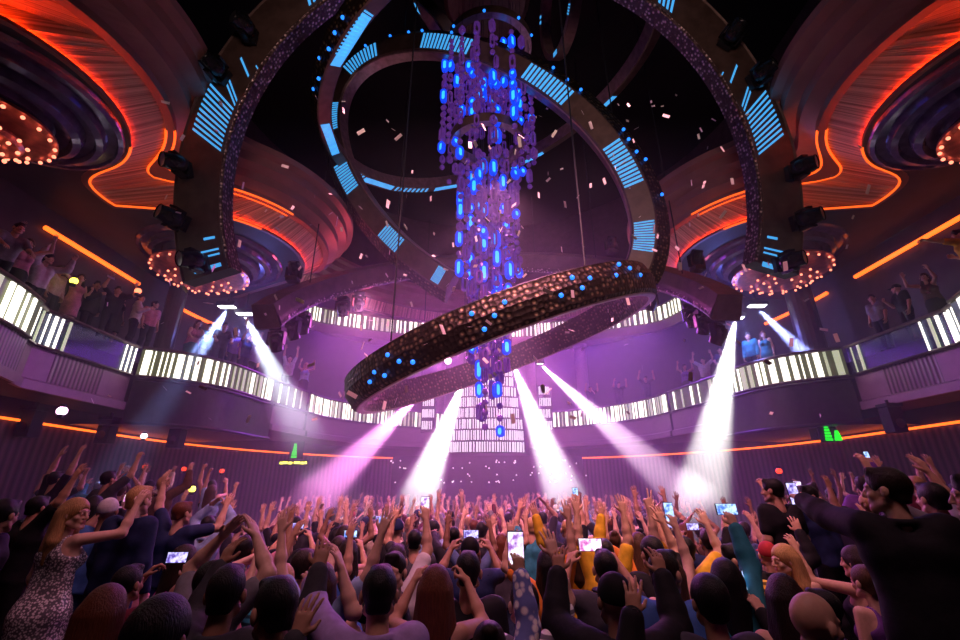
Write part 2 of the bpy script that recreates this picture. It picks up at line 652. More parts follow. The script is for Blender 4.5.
ZR = 8.9
C0 = contour(0.0)
LEV = {o: contour(o) for o in (.05, .11, .62, .78, 1.05, 1.30, 1.48)}
LEV[0] = C0
for sgn, side in ((-1, 'left'), (1, 'right')):
    sp = lambda q: side_path(q, sgn)
    zz = lambda q, h: [ZR + h + lift(y) for _, y in q]
    mb = MB()
    mb.band(sp(C0), zz(C0, 0), sp([wallpt(d, y) if d < 11.4 else (d, y) for d, y in C0]), zz(C0, 0))
    tag(mb.build('ceiling_' + side, M['soffit']), kind='structure')
    fr = MB()
    fr.band(sp(C0), zz(C0, 0), sp(LEV[.62]), zz(LEV[.62], .52))
    tag(fr.build('trim_3', M['fringe']), kind='structure')
    seq = [(.62, .52), (.62, .44), (.78, .46), (.78, .62), (1.05, .76), (1.05, 1.0), (1.30, 1.1), (1.30, 1.36), (1.48, 1.42), (1.48, 1.6)]
    mb = MB()
    for (oa, ha), (ob, hb) in zip(seq, seq[1:]):
        mb.band(sp(LEV[oa]), zz(LEV[oa], ha), sp(LEV[ob]), zz(LEV[ob], hb))
    tag(mb.build('trim_4', M['ledge']), kind='structure')
    mb = MB()
    mb.band(sp(LEV[1.48]), zz(LEV[1.48], 1.6), sp(LEV[.11]), zz(LEV[.11], 2.2))
    mb.band(sp(LEV[.11]), zz(LEV[.11], 2.2), sp([wallpt(d, y) if d < 11.4 else (d, y) for d, y in C0]), zz(C0, 2.4))
    tag(mb.build('ceiling_drum', M['dome']), kind='structure')
    mb = MB()
    mb.band(sp(C0), zz(C0, -.01), sp(LEV[.11]), zz(LEV[.11], -.03))
    mb.band(sp(LEV[.11]), zz(LEV[.11], -.03), sp(LEV[.11]), zz(LEV[.11], .045))
    tag(mb.build('trim_8', M['ledge']), kind='structure')
    # LED lines: bright one round the pods, thin ones on the ledges between them
    cut = [p for p in LEV[.05] if p[1] < 14.2]
    podside = [min(math.dist(p, c) - r for c, r in PODS) < .14 for p in cut]
    run, runs = [], []
    for p, okp in zip(cut, podside):
        if okp:
            run.append(p)
        elif run:
            runs.append(run)
            run = []
    runs.append(run)
    for rr in runs:
        if len(rr) > 4:
            mb = MB()
            mb.tube([(x, y, ZR + .03) for x, y in sp(rr)], .02, 5)
            ln_ = len(rr)
            lip = [p for p in rr]
            lo_ = [(d + .0, y) for d, y in lip]
            tag(mb.build('trim_5', M['orange_cove']), kind='structure')
    for o, h in ((.11, -.02), (.62, .45), (.78, .47)):
        mid = [p for p in LEV[o] if 7.35 < p[1] < 10.6]
        mb = MB()
        mb.tube([(x, y, ZR + h) for x, y in sp(mid)], .028, 5)
        tag(mb.build('trim_6', M['orange_dim']), kind='structure')
mb = MB()
mb.box((CX, 11, 18.7), (30, 34, .2))
tag(mb.build('ceiling_dome', M['dome']), kind='structure')
# dark near ceiling behind the coves
mb = MB()
for sgn in (-1, 1):
    mb.box((CX + sgn * 9.5, 0.6, 9.0), (6, 5.4, .1))
tag(mb.build('ceiling_near', M['soffit']), kind='structure')

# medallions in the soffit
violet = mat('violet_lacquer', (.22, .17, .30), .18, metal=.4)
for sgn in (-1, 1):
    for (d, y, sc) in ((9.35, 6.2, .95), (8.75, 12.25, 1.0)):
        mb = MB()
        prof = [(2.05, .10), (1.98, -.02), (1.9, -.06), (1.86, .0), (1.7, -.02), (1.66, -.16), (1.55, -.2), (1.5, -.1), (1.36, -.1), (1.32, -.28), (1.2, -.34), (1.12, -.22), (.9, -.2), (.86, -.32), (0.02, -.34)]
        mb.lathe([(r * sc, z) for r, z in prof], 48, (CX + sgn * d, y, ZR - .04))
        tag(mb.build('trim_7', violet, smooth=False), kind='structure')

# bulb chandeliers under the pods
LABB = {(-1, 1): 'round bulb chandelier over the left balcony drum, red lit', (1, 1): 'round bulb chandelier over the right balcony drum, red lit',
        (-1, 0): 'bulb chandelier at the left edge, mostly out of view, glowing orange', (1, 0): 'bulb chandelier at the upper right edge with yellow glow'}
cop = mat('copper_disc', (.62, .22, .18), .35, metal=.5)
for sgn in (-1, 1):
    for idx, (d, y, rad) in enumerate(((9.5, 6.35, 1.0), (9.1, 12.35, 1.42))):
        ch = empty('bulb_chandelier', (CX + sgn * d, y, 8.56), LABB[(sgn, idx)], 'chandelier')
        mb = MB()
        mb.lathe([(0.01, 0), (rad * .8, 0), (rad * .95, -.05), (rad * .97, -.12), (rad * .85, -.14), (0.01, -.12)], 40)
        mb.build('canopy', cop, ch)
        mb = MB()
        mb.lathe([(0.01, -.30), (rad * .50, -.30), (rad * .55, -.38), (rad * .50, -.46), (.01, -.5)], 30)
        mb.tube([(0, 0, -.12), (0, 0, -.32)], .2, 10)
        mb.build('lower_drum', cop, ch)
        rows = [(.93, -.16, 22), (.62, -.40, 14), (.50, -.50, 12), (.3, -.53, 7)]
        proto = None
        for (fr_, z, n) in rows:
            for i in range(n):
                a = 6.2832 * (i + .3 * rng.random()) / n
                if proto is None:
                    b = MB()
                    b.sphere((0, 0, 0), .036, 8)
                    proto = o = b.build('bulb', M['bulb_bright'], ch)
                else:
                    o = proto.copy()
                    COL.objects.link(o)
                    o.parent = ch
                o.location = (rad * fr_ * math.cos(a), rad * fr_ * math.sin(a), z - .03)

# ------------------------------------------------------------------ LED stage wall at the far centre
stw = empty('led_stage_wall', (.35, 22.6, 3.6), 'stepped stage wall of bright white vertical light tubes at the far centre', 'stage wall')
rows = [(3.80, 1.92, 21.9), (4.36, 1.86, 22.0), (4.92, 1.80, 22.1), (5.48, 1.72, 22.2), (6.04, 1.64, 22.3), (6.6, 1.58, 22.4), (7.16, 1.5, 22.5), (7.7, 1.45, 22.6)]
bk, fr_ = MB(), MB()
for i, (z, w, y) in enumerate(rows):
    pa = [(w * math.sin(a) / math.sin(.9), y - 22.6 + (1 - math.cos(a)) * 1.0) for a in np.linspace(-.9, .9, 25)]
    hgt = .46
    bk.strip([(x, yy + .05) for x, yy in pa], z - 3.6 - .05, z - 3.6 + hgt + .1)
    st = MB()
    light_bars(st, pa, z - 3.6, z - 3.6 + hgt, .035, .09, .05, .10, rng)
    st.build('light_tubes', [M['led_wall'], M['led_wall']], stw)  # one row of separate light tubes
    fr_.tube([(x, yy - .02, z - 3.6 + hgt + .05) for x, yy in pa], .03, 5)
bk.build('backing', M['black'], stw)
fr_.build('frame', M['rail'], stw)
for sgn, side in ((-1, 'left'), (1, 'right')):
    w = empty('led_side_column', (CX + sgn * 2.95, 22.3, 5.2), 'small stack of white light tubes just %s of the stage wall' % side, 'light column')
    b2 = MB()
    b2.box((0, .08, .75), (.7, .1, 2.4))
    b2.build('backing', M['black'], w)
    for j in range(4):
        s2 = MB()
        light_bars(s2, [(-.32, 0), (.32, 0)], -.3 + j * .58, .1 + j * .58, .03, .07, .03, .06, rng)
        s2.build('light_tubes', [M['led_wall'], M['led_wall']], w)
booth = empty('dj_booth', (CX, 21.2, 0), 'dark dj booth front below the white light wall, dotted with small lights', 'booth')
mb = MB()
pa = [(4.4 * math.sin(a) / math.sin(.8), -.3 + (1 - math.cos(a)) * 1.6) for a in np.linspace(-.8, .8, 25)]
mb.strip(pa, 0, 3.55)
mb.band(pa, 3.55, [(x, 1.4) for x, _ in pa], 3.55)
mb.build('front', M['fascia_dark'], booth)
proto = None
for i in range(70):
    k = rng.randrange(0, 25)
    b = MB()
    if proto is None:
        b.sphere((0, 0, 0), .03, 6)
        proto = o = b.build('lamp', M['booth_lamp'], booth)
    else:
        o = proto.copy()
        COL.objects.link(o)
        o.parent = booth
    o.location = (pa[k][0] + rng.uniform(-.1, .1), pa[k][1] - .08, rng.choice((2.45, 2.75, 3.05, 3.3)) + rng.uniform(-.07, .07))

# columns at the far side and on the side balconies
for x, y, r, z0, z1, nm in ((-4.9, 24.0, .30, 5.45, 9.7, 0), (5.6, 23.6, .32, 5.45, 9.7, 0), (2.9, 24.4, .26, 5.45, 9.7, 0), (-2.2, 24.4, .26, 5.45, 9.7, 0),
                            (CX - 10.6, 13.6, .28, 5.45, 8.9, 0), (CX + 10.2, 13.3, .38, 5.45, 8.9, 0)):
    mb = MB()
    mb.lathe([(r * 1.3, 0), (r * 1.3, .25), (r, .32), (r, z1 - z0 - .3), (r * 1.25, z1 - z0 - .2), (r * 1.25, z1 - z0)], 20, (x, y, z0))
    tag(mb.build('column', M['fascia'] if y > 20 else M['fascia_dark'], smooth=False), kind='structure')

# wide flat lamps on the soffit above the balcony drums (beam sources)
def soffit_lamp(p, aim, label, w=.55, m='white_lamp'):
    t = empty('soffit_lamp', p, label, 'lamp')
    h = MB()
    h.box((0, 0, .09), (w + .1, .3, .16))
    h.tube([(0, 0, .15), (0, 0, 8.9 - p[2])], .03, 6)
    h.build('housing', M['black'], t)
    l = MB()
    l.box((0, 0, 0), (w, .22, .03))
    l.build('lens', M[m], t)
    return t


soffit_lamp(pt(735, 318, y=14.3), None, 'bright white lamp over the right drum, first of two from the stage side')
soffit_lamp(pt(757, 306, y=14.0), None, 'bright white lamp over the right drum, second from the stage side')
soffit_lamp(pt(227, 307, y=14.6), None, 'bright white lamp over the left drum, outer of two')
soffit_lamp(pt(245, 314, y=14.9), None, 'bright white lamp over the left drum, nearer the stage')

# hanging speakers under the balconies
SPK = [(30, 424, 10.9, 'hung under the left balcony near the left edge'), (107, 432, 12.5, 'hung under the left balcony fascia, second from left edge'),
       (177, 437, 13.2, 'hung under the left balcony drum'), (818, 428, 13.0, 'hung under the right balcony drum beside the green lights'),
       (893, 420, 11.2, 'hung under the right balcony panel')]
for u, v, y, l in SPK:
    c = pt(u, v, y=y)
    t = empty('hanging_speaker', (c.x, c.y, c.z), 'black speaker ' + l, 'speaker')
    mb = MB()
    mb.box((0, 0, 0), (.34, .3, .62))
    mb.box((0, -.02, .36), (.40, .34, .08))
    mb.tube([(0, 0, .3), (0, 0, max(.5, 4.12 - c.z))], .04, 6)
    mb.build('cabinet', M['black'], t)
    mb = MB()
    mb.lathe([(.01, 0), (.12, 0), (.13, .02)], 14, (0, 0, 0))
    ob = mb.build('cone', M['black_gloss'], t)
    ob.rotation_euler = (R(90), 0, 0)
    ob.location = (0, -.17, -.1)

# small lights round the walls
LAMPS = [(145, 467, 13.5, .07, 'red_lamp', 'first red table lamp from the left, in front of the left wall'), (184, 469, 14, .07, 'red_lamp', 'second red table lamp from the left, in front of the left wall'),
         (222, 471, 14.5, .07, 'red_lamp', 'third red table lamp from the left, in front of the left wall'),
         (779, 471, 12.5, .08, 'red_lamp', 'orange red lamp glowing below the right drum'), (192, 489, 10, .07, 'yellow_lamp', 'yellow lamp glowing above the crowd at left'),
         (74, 281, 10.2, .09, 'yellow_lamp', 'bright yellow lamp among people on the left balcony'), (138, 291, 11.8, .09, 'bulb', 'dim orange globe lamp on the left balcony'),
         (62, 411, 9.6, .10, 'pink_lamp', 'pink white spot lamp under the left balcony'), (144, 436, 11.6, .07, 'white_lamp', 'small white lamp under the left drum')]
for u, v, y, r, m, l in LAMPS:
    c = pt(u, v, y=y)
    t = empty('small_lamp', c, l, 'lamp')
    b = MB()
    b.sphere((0, 0, 0), r, 10)
    b.build('globe', M[m], t, smooth=True)
    b = MB()
    b.tube([(0, 0, r * .8), (0, 0, r * 1.5)], r * .6, 8)
    b.tube([(0, 0, -r * 1.6), (0, 0, -r * .8)], r * .7, 8)
    b.build('fitting', M['black'], t)
for u, v, y, l, n in ((296, 451, 16.5, 'green lit exit figure sign under the left balcony', 1), (829, 432, 12.6, 'green lit sign under the right drum', 2)):
    c = pt(u, v, y=y)
    t = empty('exit_sign', c, l, 'sign')
    b = MB()
    b.box((0, .05, .04), (.5, .05, .62))
    b.build('panel', M['black'], t)
    b = MB()
    for k in range(n):
        for j in range(6):
            b.box((-.05 + k * .26, 0, -.2 + j * .085 * (1 if k == 0 else .5)), (.19 - .022 * j, .03, .06), None)
    b.build('lit_figure', M['green_lamp'], t)
c = pt(293, 463, y=16.8)
t = empty('yellow_sign', c, 'yellow lit dashes of a small sign below the green sign at left', 'sign')
b = MB()
b.box((0, .05, 0), (1.1, .05, .2))
b.build('panel', M['black'], t)
b = MB()
for j, (x, w) in enumerate(((-.42, .1), (-.28, .14), (-.1, .12), (.14, .2), (.34, .12), (.46, .06))):
    b.box((x, 0, .01 * (j % 2)), (w, .03, .07))
b.build('lit_dashes', M['yellow_lamp'], t)
# ================================================================== HANGING RINGS
class Ring:
    def __init__(s, name, c, th, ph, r, label, horiz=False):
        s.c = Vector(c)
        n = Vector((math.sin(th) * math.cos(ph), math.sin(th) * math.sin(ph), math.cos(th)))
        ref = Vector((0, 0, -1)) if horiz else Vector((0, 0, CAMZ)) - s.c
        if n.dot(ref) < 0:
            n = -n
        e1 = Vector((1, 0, 0)) - n * n.x
        e1.normalize()
        e2 = n.cross(e1)
        s.m = Matrix((e1, e2, n)).transposed().to_4x4()
        s.m.translation = s.c
        s.r = r
        s.root = empty(name, (0, 0, 0), label, 'ring')
        s.root.matrix_world = s.m
        s.inv = s.m.inverted()

    def p(s, t, rad, ax):
        return Vector((rad * math.cos(t), rad * math.sin(t), ax))

    def w(s, t, rad=None, ax=0.0):
        return s.m @ s.p(t, rad or s.r, ax)

    def t_of(s, u, v):
        best = min(((math.dist(pix(s.w(t)), (u, v)), t) for t in np.linspace(0, 2 * math.pi, 721)), key=lambda q: q[0])
        return best[1]

    def span(s, a, mid, b):
        ta, tm, tb = s.t_of(*a), s.t_of(*mid), s.t_of(*b)
        while tb < ta:
            tb += 2 * math.pi
        while tm < ta:
            tm += 2 * math.pi
        if tm > tb:
            tb -= 2 * math.pi
        return ta, tb

    def surf(s, mb, prof, t0, t1, n=90, mi=None, cap=False):
        """sweep an open profile [(rad, axial)...]"""
        vs, uvs, fs, L = [], [], [], 0
        cum = [0]
        for (a, b), (c, d) in zip(prof, prof[1:]):
            cum.append(cum[-1] + math.hypot(c - a, d - b))
        for i in range(n + 1):
            t = t0 + (t1 - t0) * i / n
            for j, (rad, ax) in enumerate(prof):
                vs.append(s.p(t, rad, ax))
                uvs.append((abs(t - t0) * s.r, cum[j]))
        k = len(prof)
        for i in range(n):
            for j in range(k - 1):
                fs.append((i * k + j, i * k + j + 1, (i + 1) * k + j + 1, (i + 1) * k + j))
        mb.add(vs, fs, uvs)
        if cap:
            mb.add([s.p(t0, *q) for q in prof], [tuple(range(k))])
            mb.add([s.p(t1, *q) for q in prof], [tuple(reversed(range(k)))])

    def part(s, name, m, prof, t0, t1, n=90, cap=False):
        mb = MB()
        s.surf(mb, prof, t0, t1, n, cap=cap)
        return mb.build(name, m, s.root)

    def led(s, ta, tb, nb, r0, r1, ax, face='front', fill=.5, skew=0.0, short=0):
        """a block of radial light bars; one mesh per block"""
        mb = MB()
        for i in range(nb):
            t = ta + (tb - ta) * (i + .5) / nb
            dt = abs(tb - ta) / nb * fill / 2
            if face == 'front':
                q = [(r0, ax), (r1 if i < nb - short else (r0 + r1) / 2, ax)]
                vs = [s.p(t - dt, q[0][0], ax + .012), s.p(t + dt, q[0][0], ax + .012), s.p(t + dt + skew, q[1][0], ax + .012), s.p(t - dt + skew, q[1][0], ax + .012)]
                vs += [v - Vector((0, 0, .008)) for v in vs]
            else:   # on the inner cylinder: r0 radius, bars run axially r1 -> ax
                e = -.012
                vs = [s.p(t - dt, r0 + e, r1), s.p(t + dt, r0 + e, r1), s.p(t + dt + skew, r0 + e, ax), s.p(t - dt + skew, r0 + e, ax)]
                vs += [s.p(t - dt, r0 + .01, r1), s.p(t + dt, r0 + .01, r1), s.p(t + dt + skew, r0 + .01, ax), s.p(t - dt + skew, r0 + .01, ax)]
            mb.add(vs, [(0, 1, 2, 3), (7, 6, 5, 4), (0, 4, 5, 1), (1, 5, 6, 2), (2, 6, 7, 3), (3, 7, 4, 0)])
        return mb.build('led_panel', M['cyan_bar'], s.root)

    def lamps(s, spots, m='blue_lamp', size=.045):
        proto = None
        for t, rad, ax in spots:
            if proto is None:
                b = MB()
                b.sphere((0, 0, 0), size, 8)
                proto = o = b.build('blue_lamp', M[m], s.root, smooth=True)
            else:
                o = proto.copy()
                COL.objects.link(o)
                o.parent = s.root
            o.location = s.p(t, rad, ax)

    def cable(s, t, rad, ax, top=18.5):
        a = s.w(t, rad, ax)
        mb = MB()
        mb.tube([s.inv @ a, s.inv @ Vector((a.x, a.y, top))], .018, 5)
        mb.build('suspension_cable', M['black'], s.root)


# ---- R1: the great arch nearest the viewer, seen face on
A1 = Ring('arch_ring', (CX, 7.869, 8.206), 1.799, -1.533, 5.795, 'largest bronze arch ring in front, open below, lamps and blue bars on it')
ta, tb = A1.span((230, 270), (480, -46), (757, 266))
ri, ro = 5.72, 6.72
A1.part('inner_band', M['studs_pink'], [(ri, -.28), (ri, .14), (ri + .05, .17)], ta, tb, 120)
A1.part('face', M['ring'], [(ri + .05, .17), (ri + .09, .14), (ro - .06, .14), (ro - .03, .17), (ro, .14)], ta, tb, 120)
A1.part('body', M['black'], [(ro, .14), (ro, -.28), (ri, -.28)], ta, tb, 120)
mb = MB()
for t in (ta, tb):
    mb.add([A1.p(t, a, b) for a, b in ((ri, -.28), (ri, .15), (ro, .15), (ro, -.28))], [(0, 1, 2, 3)])
mb.build('end_plate', M['black'], A1.root)
fl = lambda a: ta + (tb - ta) * a
LEDS = [((231, 269), (229, 262), 1, .18, .72, .5, .0, 0), ((227, 256), (226, 248), 2, .16, .60, .35, .0, 0), ((224, 240), (223, 236), 1, .2, .42, .5, .0, 0),
        ((231, 158), (243, 104), 12, .14, .82, .44, -.062, 2), ((252, 84), (254, 80), 1, .16, .52, .5, -.05, 0), ((258, 74), (260, 72), 1, .05, .14, .6, -.01, 0), ((312, 12), (330, 0), 4, .16, .62, .5, -.04, 0)]
for (u0, v0), (u1, v1), nb, f0, f1, fill, skew, short in LEDS:
    for sg in (0, 1):
        mu = (lambda u: u) if sg == 0 else (lambda u: 988 - u)
        t0_, t1_ = A1.t_of(mu(u0), v0), A1.t_of(mu(u1), v1)
        A1.led(t0_, t1_, nb, ri + (ro - ri) * f0, ri + (ro - ri) * f1, .145, fill=fill, skew=-skew if sg else skew, short=short)


def moving_head(loc, rotm, label, sc=1.0, group='moving head lamps on the rings'):
    """yoke mounted stage lamp; local -z is the mounting side, +z faces away from the ring"""
    t = empty('moving_head_lamp', (0, 0, 0), label, 'stage lamp', group)
    t.matrix_world = Matrix.Translation(loc) @ rotm.to_4x4() @ Matrix.Scale(sc, 4)
    b = MB()
    b.box((0, 0, .05), (.34, .26, .12))
    b.lathe([(.01, .17), (.11, .16), (.11, .11)], 14)
    b.build('base', M['black'], t)
    b = MB()
    b.box((-.21, 0, .30), (.05, .14, .34))
    b.box((.21, 0, .30), (.05, .14, .34))
    b.box((0, 0, .145), (.46, .14, .05))
    b.build('yoke', M['black_gloss'], t)
    b = MB()
    prof = [(.01, -.22), (.13, -.2), (.175, -.1), (.18, .06), (.155, .2), (.165, .24), (.15, .25)]
    b.lathe(prof, 18)
    hd = b.build('head', M['black_gloss'], t, smooth=True)
    hd.location = (0, 0, .40)
    hd.rotation_euler = (R(35), 0, 0)
    b = MB()
    b.lathe([(.001, .243), (.08, .24), (.15, .225)], 18)
    ln = b.build('lens', M['steel'], hd, smooth=True)
    return t


ml = None
n1 = A1.m.to_3x3()
HEADS = [(229, 262, .50, 'at the bottom end'), (223, 222, .78, 'second from the bottom'), (226, 178, .74, 'third from the bottom'), (249, 92, .60, 'just above the blue bars'), (275, 56, .55, 'second above the blue bars'), (318, 9, .66, 'highest in view')]
for sg, side in ((0, 'left'), (1, 'right')):
    for u, v, f, nm in HEADS:
        t = A1.t_of(u if sg == 0 else 984 - u, v)
        moving_head(A1.w(t, ri + (ro - ri) * f, .185), n1 @ Matrix.Rotation(t + R(90) + rng.uniform(-.5, .5), 3, 'Z'), 'black stage lamp on the %s leg of the large arch, %s' % (side, nm), .95, 'moving head lamps on the large arch')

# ---- R2: tall tilted oval ring with blue rungs round the crystals
class OvalRing(Ring):
    """ring whose centre line is an ellipse lying in the plane (c, n)"""
    def __init__(s, name, c0, a, b, pts, r, label):
        n = Vector((a, -1, b)).normalized()
        e1 = Vector((0, 0, 1)).cross(n).normalized()
        if e1.x < 0:
            e1 = -e1
        e2 = n.cross(e1)
        c0 = Vector(c0)
        q = []
        for u, v in pts:
            d = pt(u, v, y=10) - Vector((0, 0, CAMZ))
            p = Vector((0, 0, CAMZ)) + d * ((c0 - Vector((0, 0, CAMZ))).dot(n) / d.dot(n)) - c0
            q.append((p.dot(e1), p.dot(e2)))
        q = np.array(q)
        x, y = q.T
        sol = np.linalg.lstsq(np.stack([x * x, x * y, y * y, x, y], 1), np.ones(len(x)), rcond=None)[0]
        Aq = np.array([[sol[0], sol[1] / 2], [sol[1] / 2, sol[2]]])
        ctr = -np.linalg.solve(Aq, sol[3:] / 2)
        w, V = np.linalg.eigh(Aq / (1 + ctr @ Aq @ ctr))
        ax1, ax2 = V[:, 0], V[:, 1]
        if ax1[0] * ax2[1] - ax1[1] * ax2[0] < 0:
            ax2 = -ax2
        f1 = e1 * float(ax1[0]) + e2 * float(ax1[1])
        f2 = e1 * float(ax2[0]) + e2 * float(ax2[1])
        s.A, s.B = 1 / math.sqrt(w[0]), 1 / math.sqrt(w[1])
        s.c = c0 + e1 * float(ctr[0]) + e2 * float(ctr[1])
        s.m = Matrix((f1, f2, n)).transposed().to_4x4()
        s.m.translation = s.c
        s.r = r
        s.root = empty(name, (0, 0, 0), label, 'ring')
        s.root.matrix_world = s.m
        s.inv = s.m.inverted()

    def p(s, t, rad, ax):
        nx, ny = s.B * math.cos(t), s.A * math.sin(t)
        L = math.hypot(nx, ny)
        k = rad - s.r
        return Vector((s.A * math.cos(t) + k * nx / L, s.B * math.sin(t) + k * ny / L, ax))


A2 = OvalRing('rung_ring', (.6, 9.9, 10.6), -.35, -.25, [(450, 280), (418, 262), (385, 235), (350, 180), (335, 110), (350, 70), (400, 47), (450, 44), (545, 85), (600, 130), (635, 190), (645, 250)], 4.714,
              'tall tilted oval ring with blocks of blue light rungs circling the crystals')
ta, tb = A2.span((452, 282), (440, 44), (634, 272))
A2.part('face', M['ring'], [(4.40, .10), (4.44, .14), (4.96, .14), (5.0, .1)], ta, tb, 120)
A2.part('outer_band', M['studs'], [(5.0, .1), (5.30, -.20)], ta, tb, 120)
A2.part('inner_band', M['ring_under'], [(4.36, -.30), (4.37, .08), (4.40, .10)], ta, tb, 120)
A2.part('body', M['black'], [(5.30, -.20), (5.28, -.32), (4.36, -.30)], ta, tb, 120)
mb = MB()
for t in (ta, tb):
    mb.add([A2.p(t, a, b) for a, b in ((4.36, -.3), (4.38, .1), (4.42, .14), (4.98, .14), (5.30, -.20), (5.28, -.32))], [(0, 1, 2, 3, 4, 5)])
mb.build('end_plate', M['black_gloss'], A2.root)
for (a, b, n) in (((446, 277), (437, 272), 8), ((402, 248), (388, 228), 9), ((356, 192), (341, 166), 11), ((337, 133), (334, 105), 12), ((352, 76), (381, 54), 11), ((424, 43), (473, 47), 14), ((527, 72), (570, 102), 12), ((611, 146), (634, 187), 12), ((644, 222), (640, 252), 12)):
    A2.led(A2.t_of(*a), A2.t_of(*b), n, 4.46, 4.93, .145, fill=.55)
spots = []
for (u, v) in ((392, 50), (420, 40), (408, 42), (450, 38), (505, 50), (545, 76), (560, 88), (574, 96), (620, 130), (627, 140), (637, 152), (628, 168), (640, 200), (370, 60), (345, 82)):
    spots.append((A2.t_of(u, v), 5.12 + rng.uniform(-.03, .24), -.02 - rng.uniform(0, .1)))
A2.lamps([(t, 5.0 + q, .1 - q * .76 + .02) for t, q in ((s_[0], rng.uniform(.05, .27)) for s_ in spots)])
for u, v in ((398, 47), (597, 128)):
    A2.cable(A2.t_of(u, v), 5.2, -.3)

# ---- R4: wide ring higher up
A4 = Ring('upper_ring', (.438, 10.068, 13.516), .422, -2.606, 5.064, 'wide thin ring high up behind the rung ring, blue bars on its inside')
ta, tb = 0, 2 * math.pi
A4.part('inner_band', M['ring_under'], [(5.0, -.2), (5.0, .2)], ta, tb, 140)
A4.part('face', M['ring'], [(5.0, .2), (5.04, .22), (5.34, .22), (5.38, .2)], ta, tb, 140)
A4.part('outer_band', M['studs'], [(5.38, .2), (5.45, -.2), (5.0, -.2)], ta, tb, 140)
for (a, b, n) in (((372, 5), (342, 50), 13), ((360, 158), (369, 170), 4), ((395, 183), (428, 184), 8), ((468, 177), (490, 171), 6), ((524, 156), (540, 148), 4), ((572, 124), (584, 115), 3), ((626, 70), (648, 40), 9)):
    A4.led(A4.t_of(*a), A4.t_of(*b), n, 5.08, 5.32, .22, fill=.42)
A4.lamps([(A4.t_of(u, v), 5.42, rng.uniform(-.1, .15)) for u, v in ((330, 62), (332, 75), (338, 48), (327, 90), (336, 30), (350, 20), (600, 105), (655, 25))])

# ---- small rings between the crystals
def simple_ring(name, label, c, th, ph, r, w, h, m_in, m_out, panels=(), t0=0, t1=2 * math.pi):
    a = Ring(name, c, th, ph, r, label)
    a.part('inner_band', m_in, [(r, -h / 2), (r, h / 2)], t0, t1, 72)
    a.part('face', m_in, [(r, h / 2), (r + w, h / 2)], t0, t1, 72)
    a.part('outer_band', m_out, [(r + w, h / 2), (r + w, -h / 2), (r, -h / 2)], t0, t1, 72)
    for p in panels:
        a.led(a.t_of(*p[0]), a.t_of(*p[1]), p[2], r + w * .15, r + w * .85, h / 2)
    return a


simple_ring('crystal_ring', 'small rose coloured ring level with the middle of the crystal chandelier', (.22, 10.0, 11.45), .12, -1.6, .86, .22, .26, M['ring_under'], M['ring'])
a6 = simple_ring('crystal_ring', 'half hidden rose ring at the top above the crystal chandelier', (.296, 9.96, 15.28), .14, -1.574, 1.12, .22, .25, M['ring_under'], M['ring'])
a6.lamps([(t, 1.36, rng.uniform(-.1, .1)) for t in (.3, .9, 1.7, 2.5, 3.3, 4.2, 5.1)])
simple_ring('crystal_ring', 'narrow ring seen almost edge on at the top, right of the crystals', (2.62, 9.78, 17.05), 1.69, -3.02, 1.42, .2, .35, M['ring_under'], M['ring'], [((566, 2), (569, 14), 4), ((553, 14), (554, 24), 2), ((557, 45), (560, 54), 4)])
simple_ring('crystal_ring', 'narrow ring at the top left of the crystals with two short blue bars', (-1.15, 10.3, 16.3), 1.0, -.5, 1.15, .2, .3, M['ring_under'], M['ring'], [((410, 4), (416, 16), 5), ((424, 58), (432, 66), 5), ((436, 72), (444, 66), 5)])

# ---- R3: the tilted studded ring in front
A3 = Ring('studded_ring', (.528, 10.334, 5.412), .384, 3.496, 3.718, 'low tilted bronze ring covered in studs with blue lamps, in front of the stage wall', horiz=True)
h = .36
A3.part('outer_band', M['studs'], [(3.60, -h), (3.76, -h + .06), (3.83, 0), (3.76, h - .06), (3.70, h)], 0, 2 * math.pi, 140)
A3.part('underside', M['ring_under'], [(3.70, h), (3.68, h + .02), (3.56, h + .02), (3.54, h)], 0, 2 * math.pi, 140)
A3.part('inner_band', M['studs'], [(3.54, h), (3.52, h * .6), (3.46, -h)], 0, 2 * math.pi, 140)
A3.part('top', M['black'], [(3.46, -h), (3.60, -h)], 0, 2 * math.pi, 140)
A3.lamps([(A3.t_of(u, v), 3.82, w) for u, v, w in ((372, 372, .16), (378, 368, .05), (392, 356, -.1), (386, 366, .2), (400, 352, .1), (413, 352, .22), (475, 318, -.12), (478, 310, .2), (492, 312, .05), (504, 300, -.1), (556, 290, .1), (570, 278, -.14), (576, 282, .08), (585, 274, -.05), (618, 266, -.2), (626, 264, -.1), (610, 270, 0), (634, 268, .05))], size=.042)
b = MB()
b.sphere((0, 0, 0), .06, 8)
for u, v in ((441, 362), (470, 352), (372, 398)):
    b.v = b.v[:]
ob = b.build('lamp', M['pink_lamp'], A3.root)
ob.location = A3.p(A3.t_of(441, 345), 3.6, h + .05)
for u, v in ((395, 364), (597, 280), (470, 376)):
    A3.cable(A3.t_of(u, v), 3.6, -h)

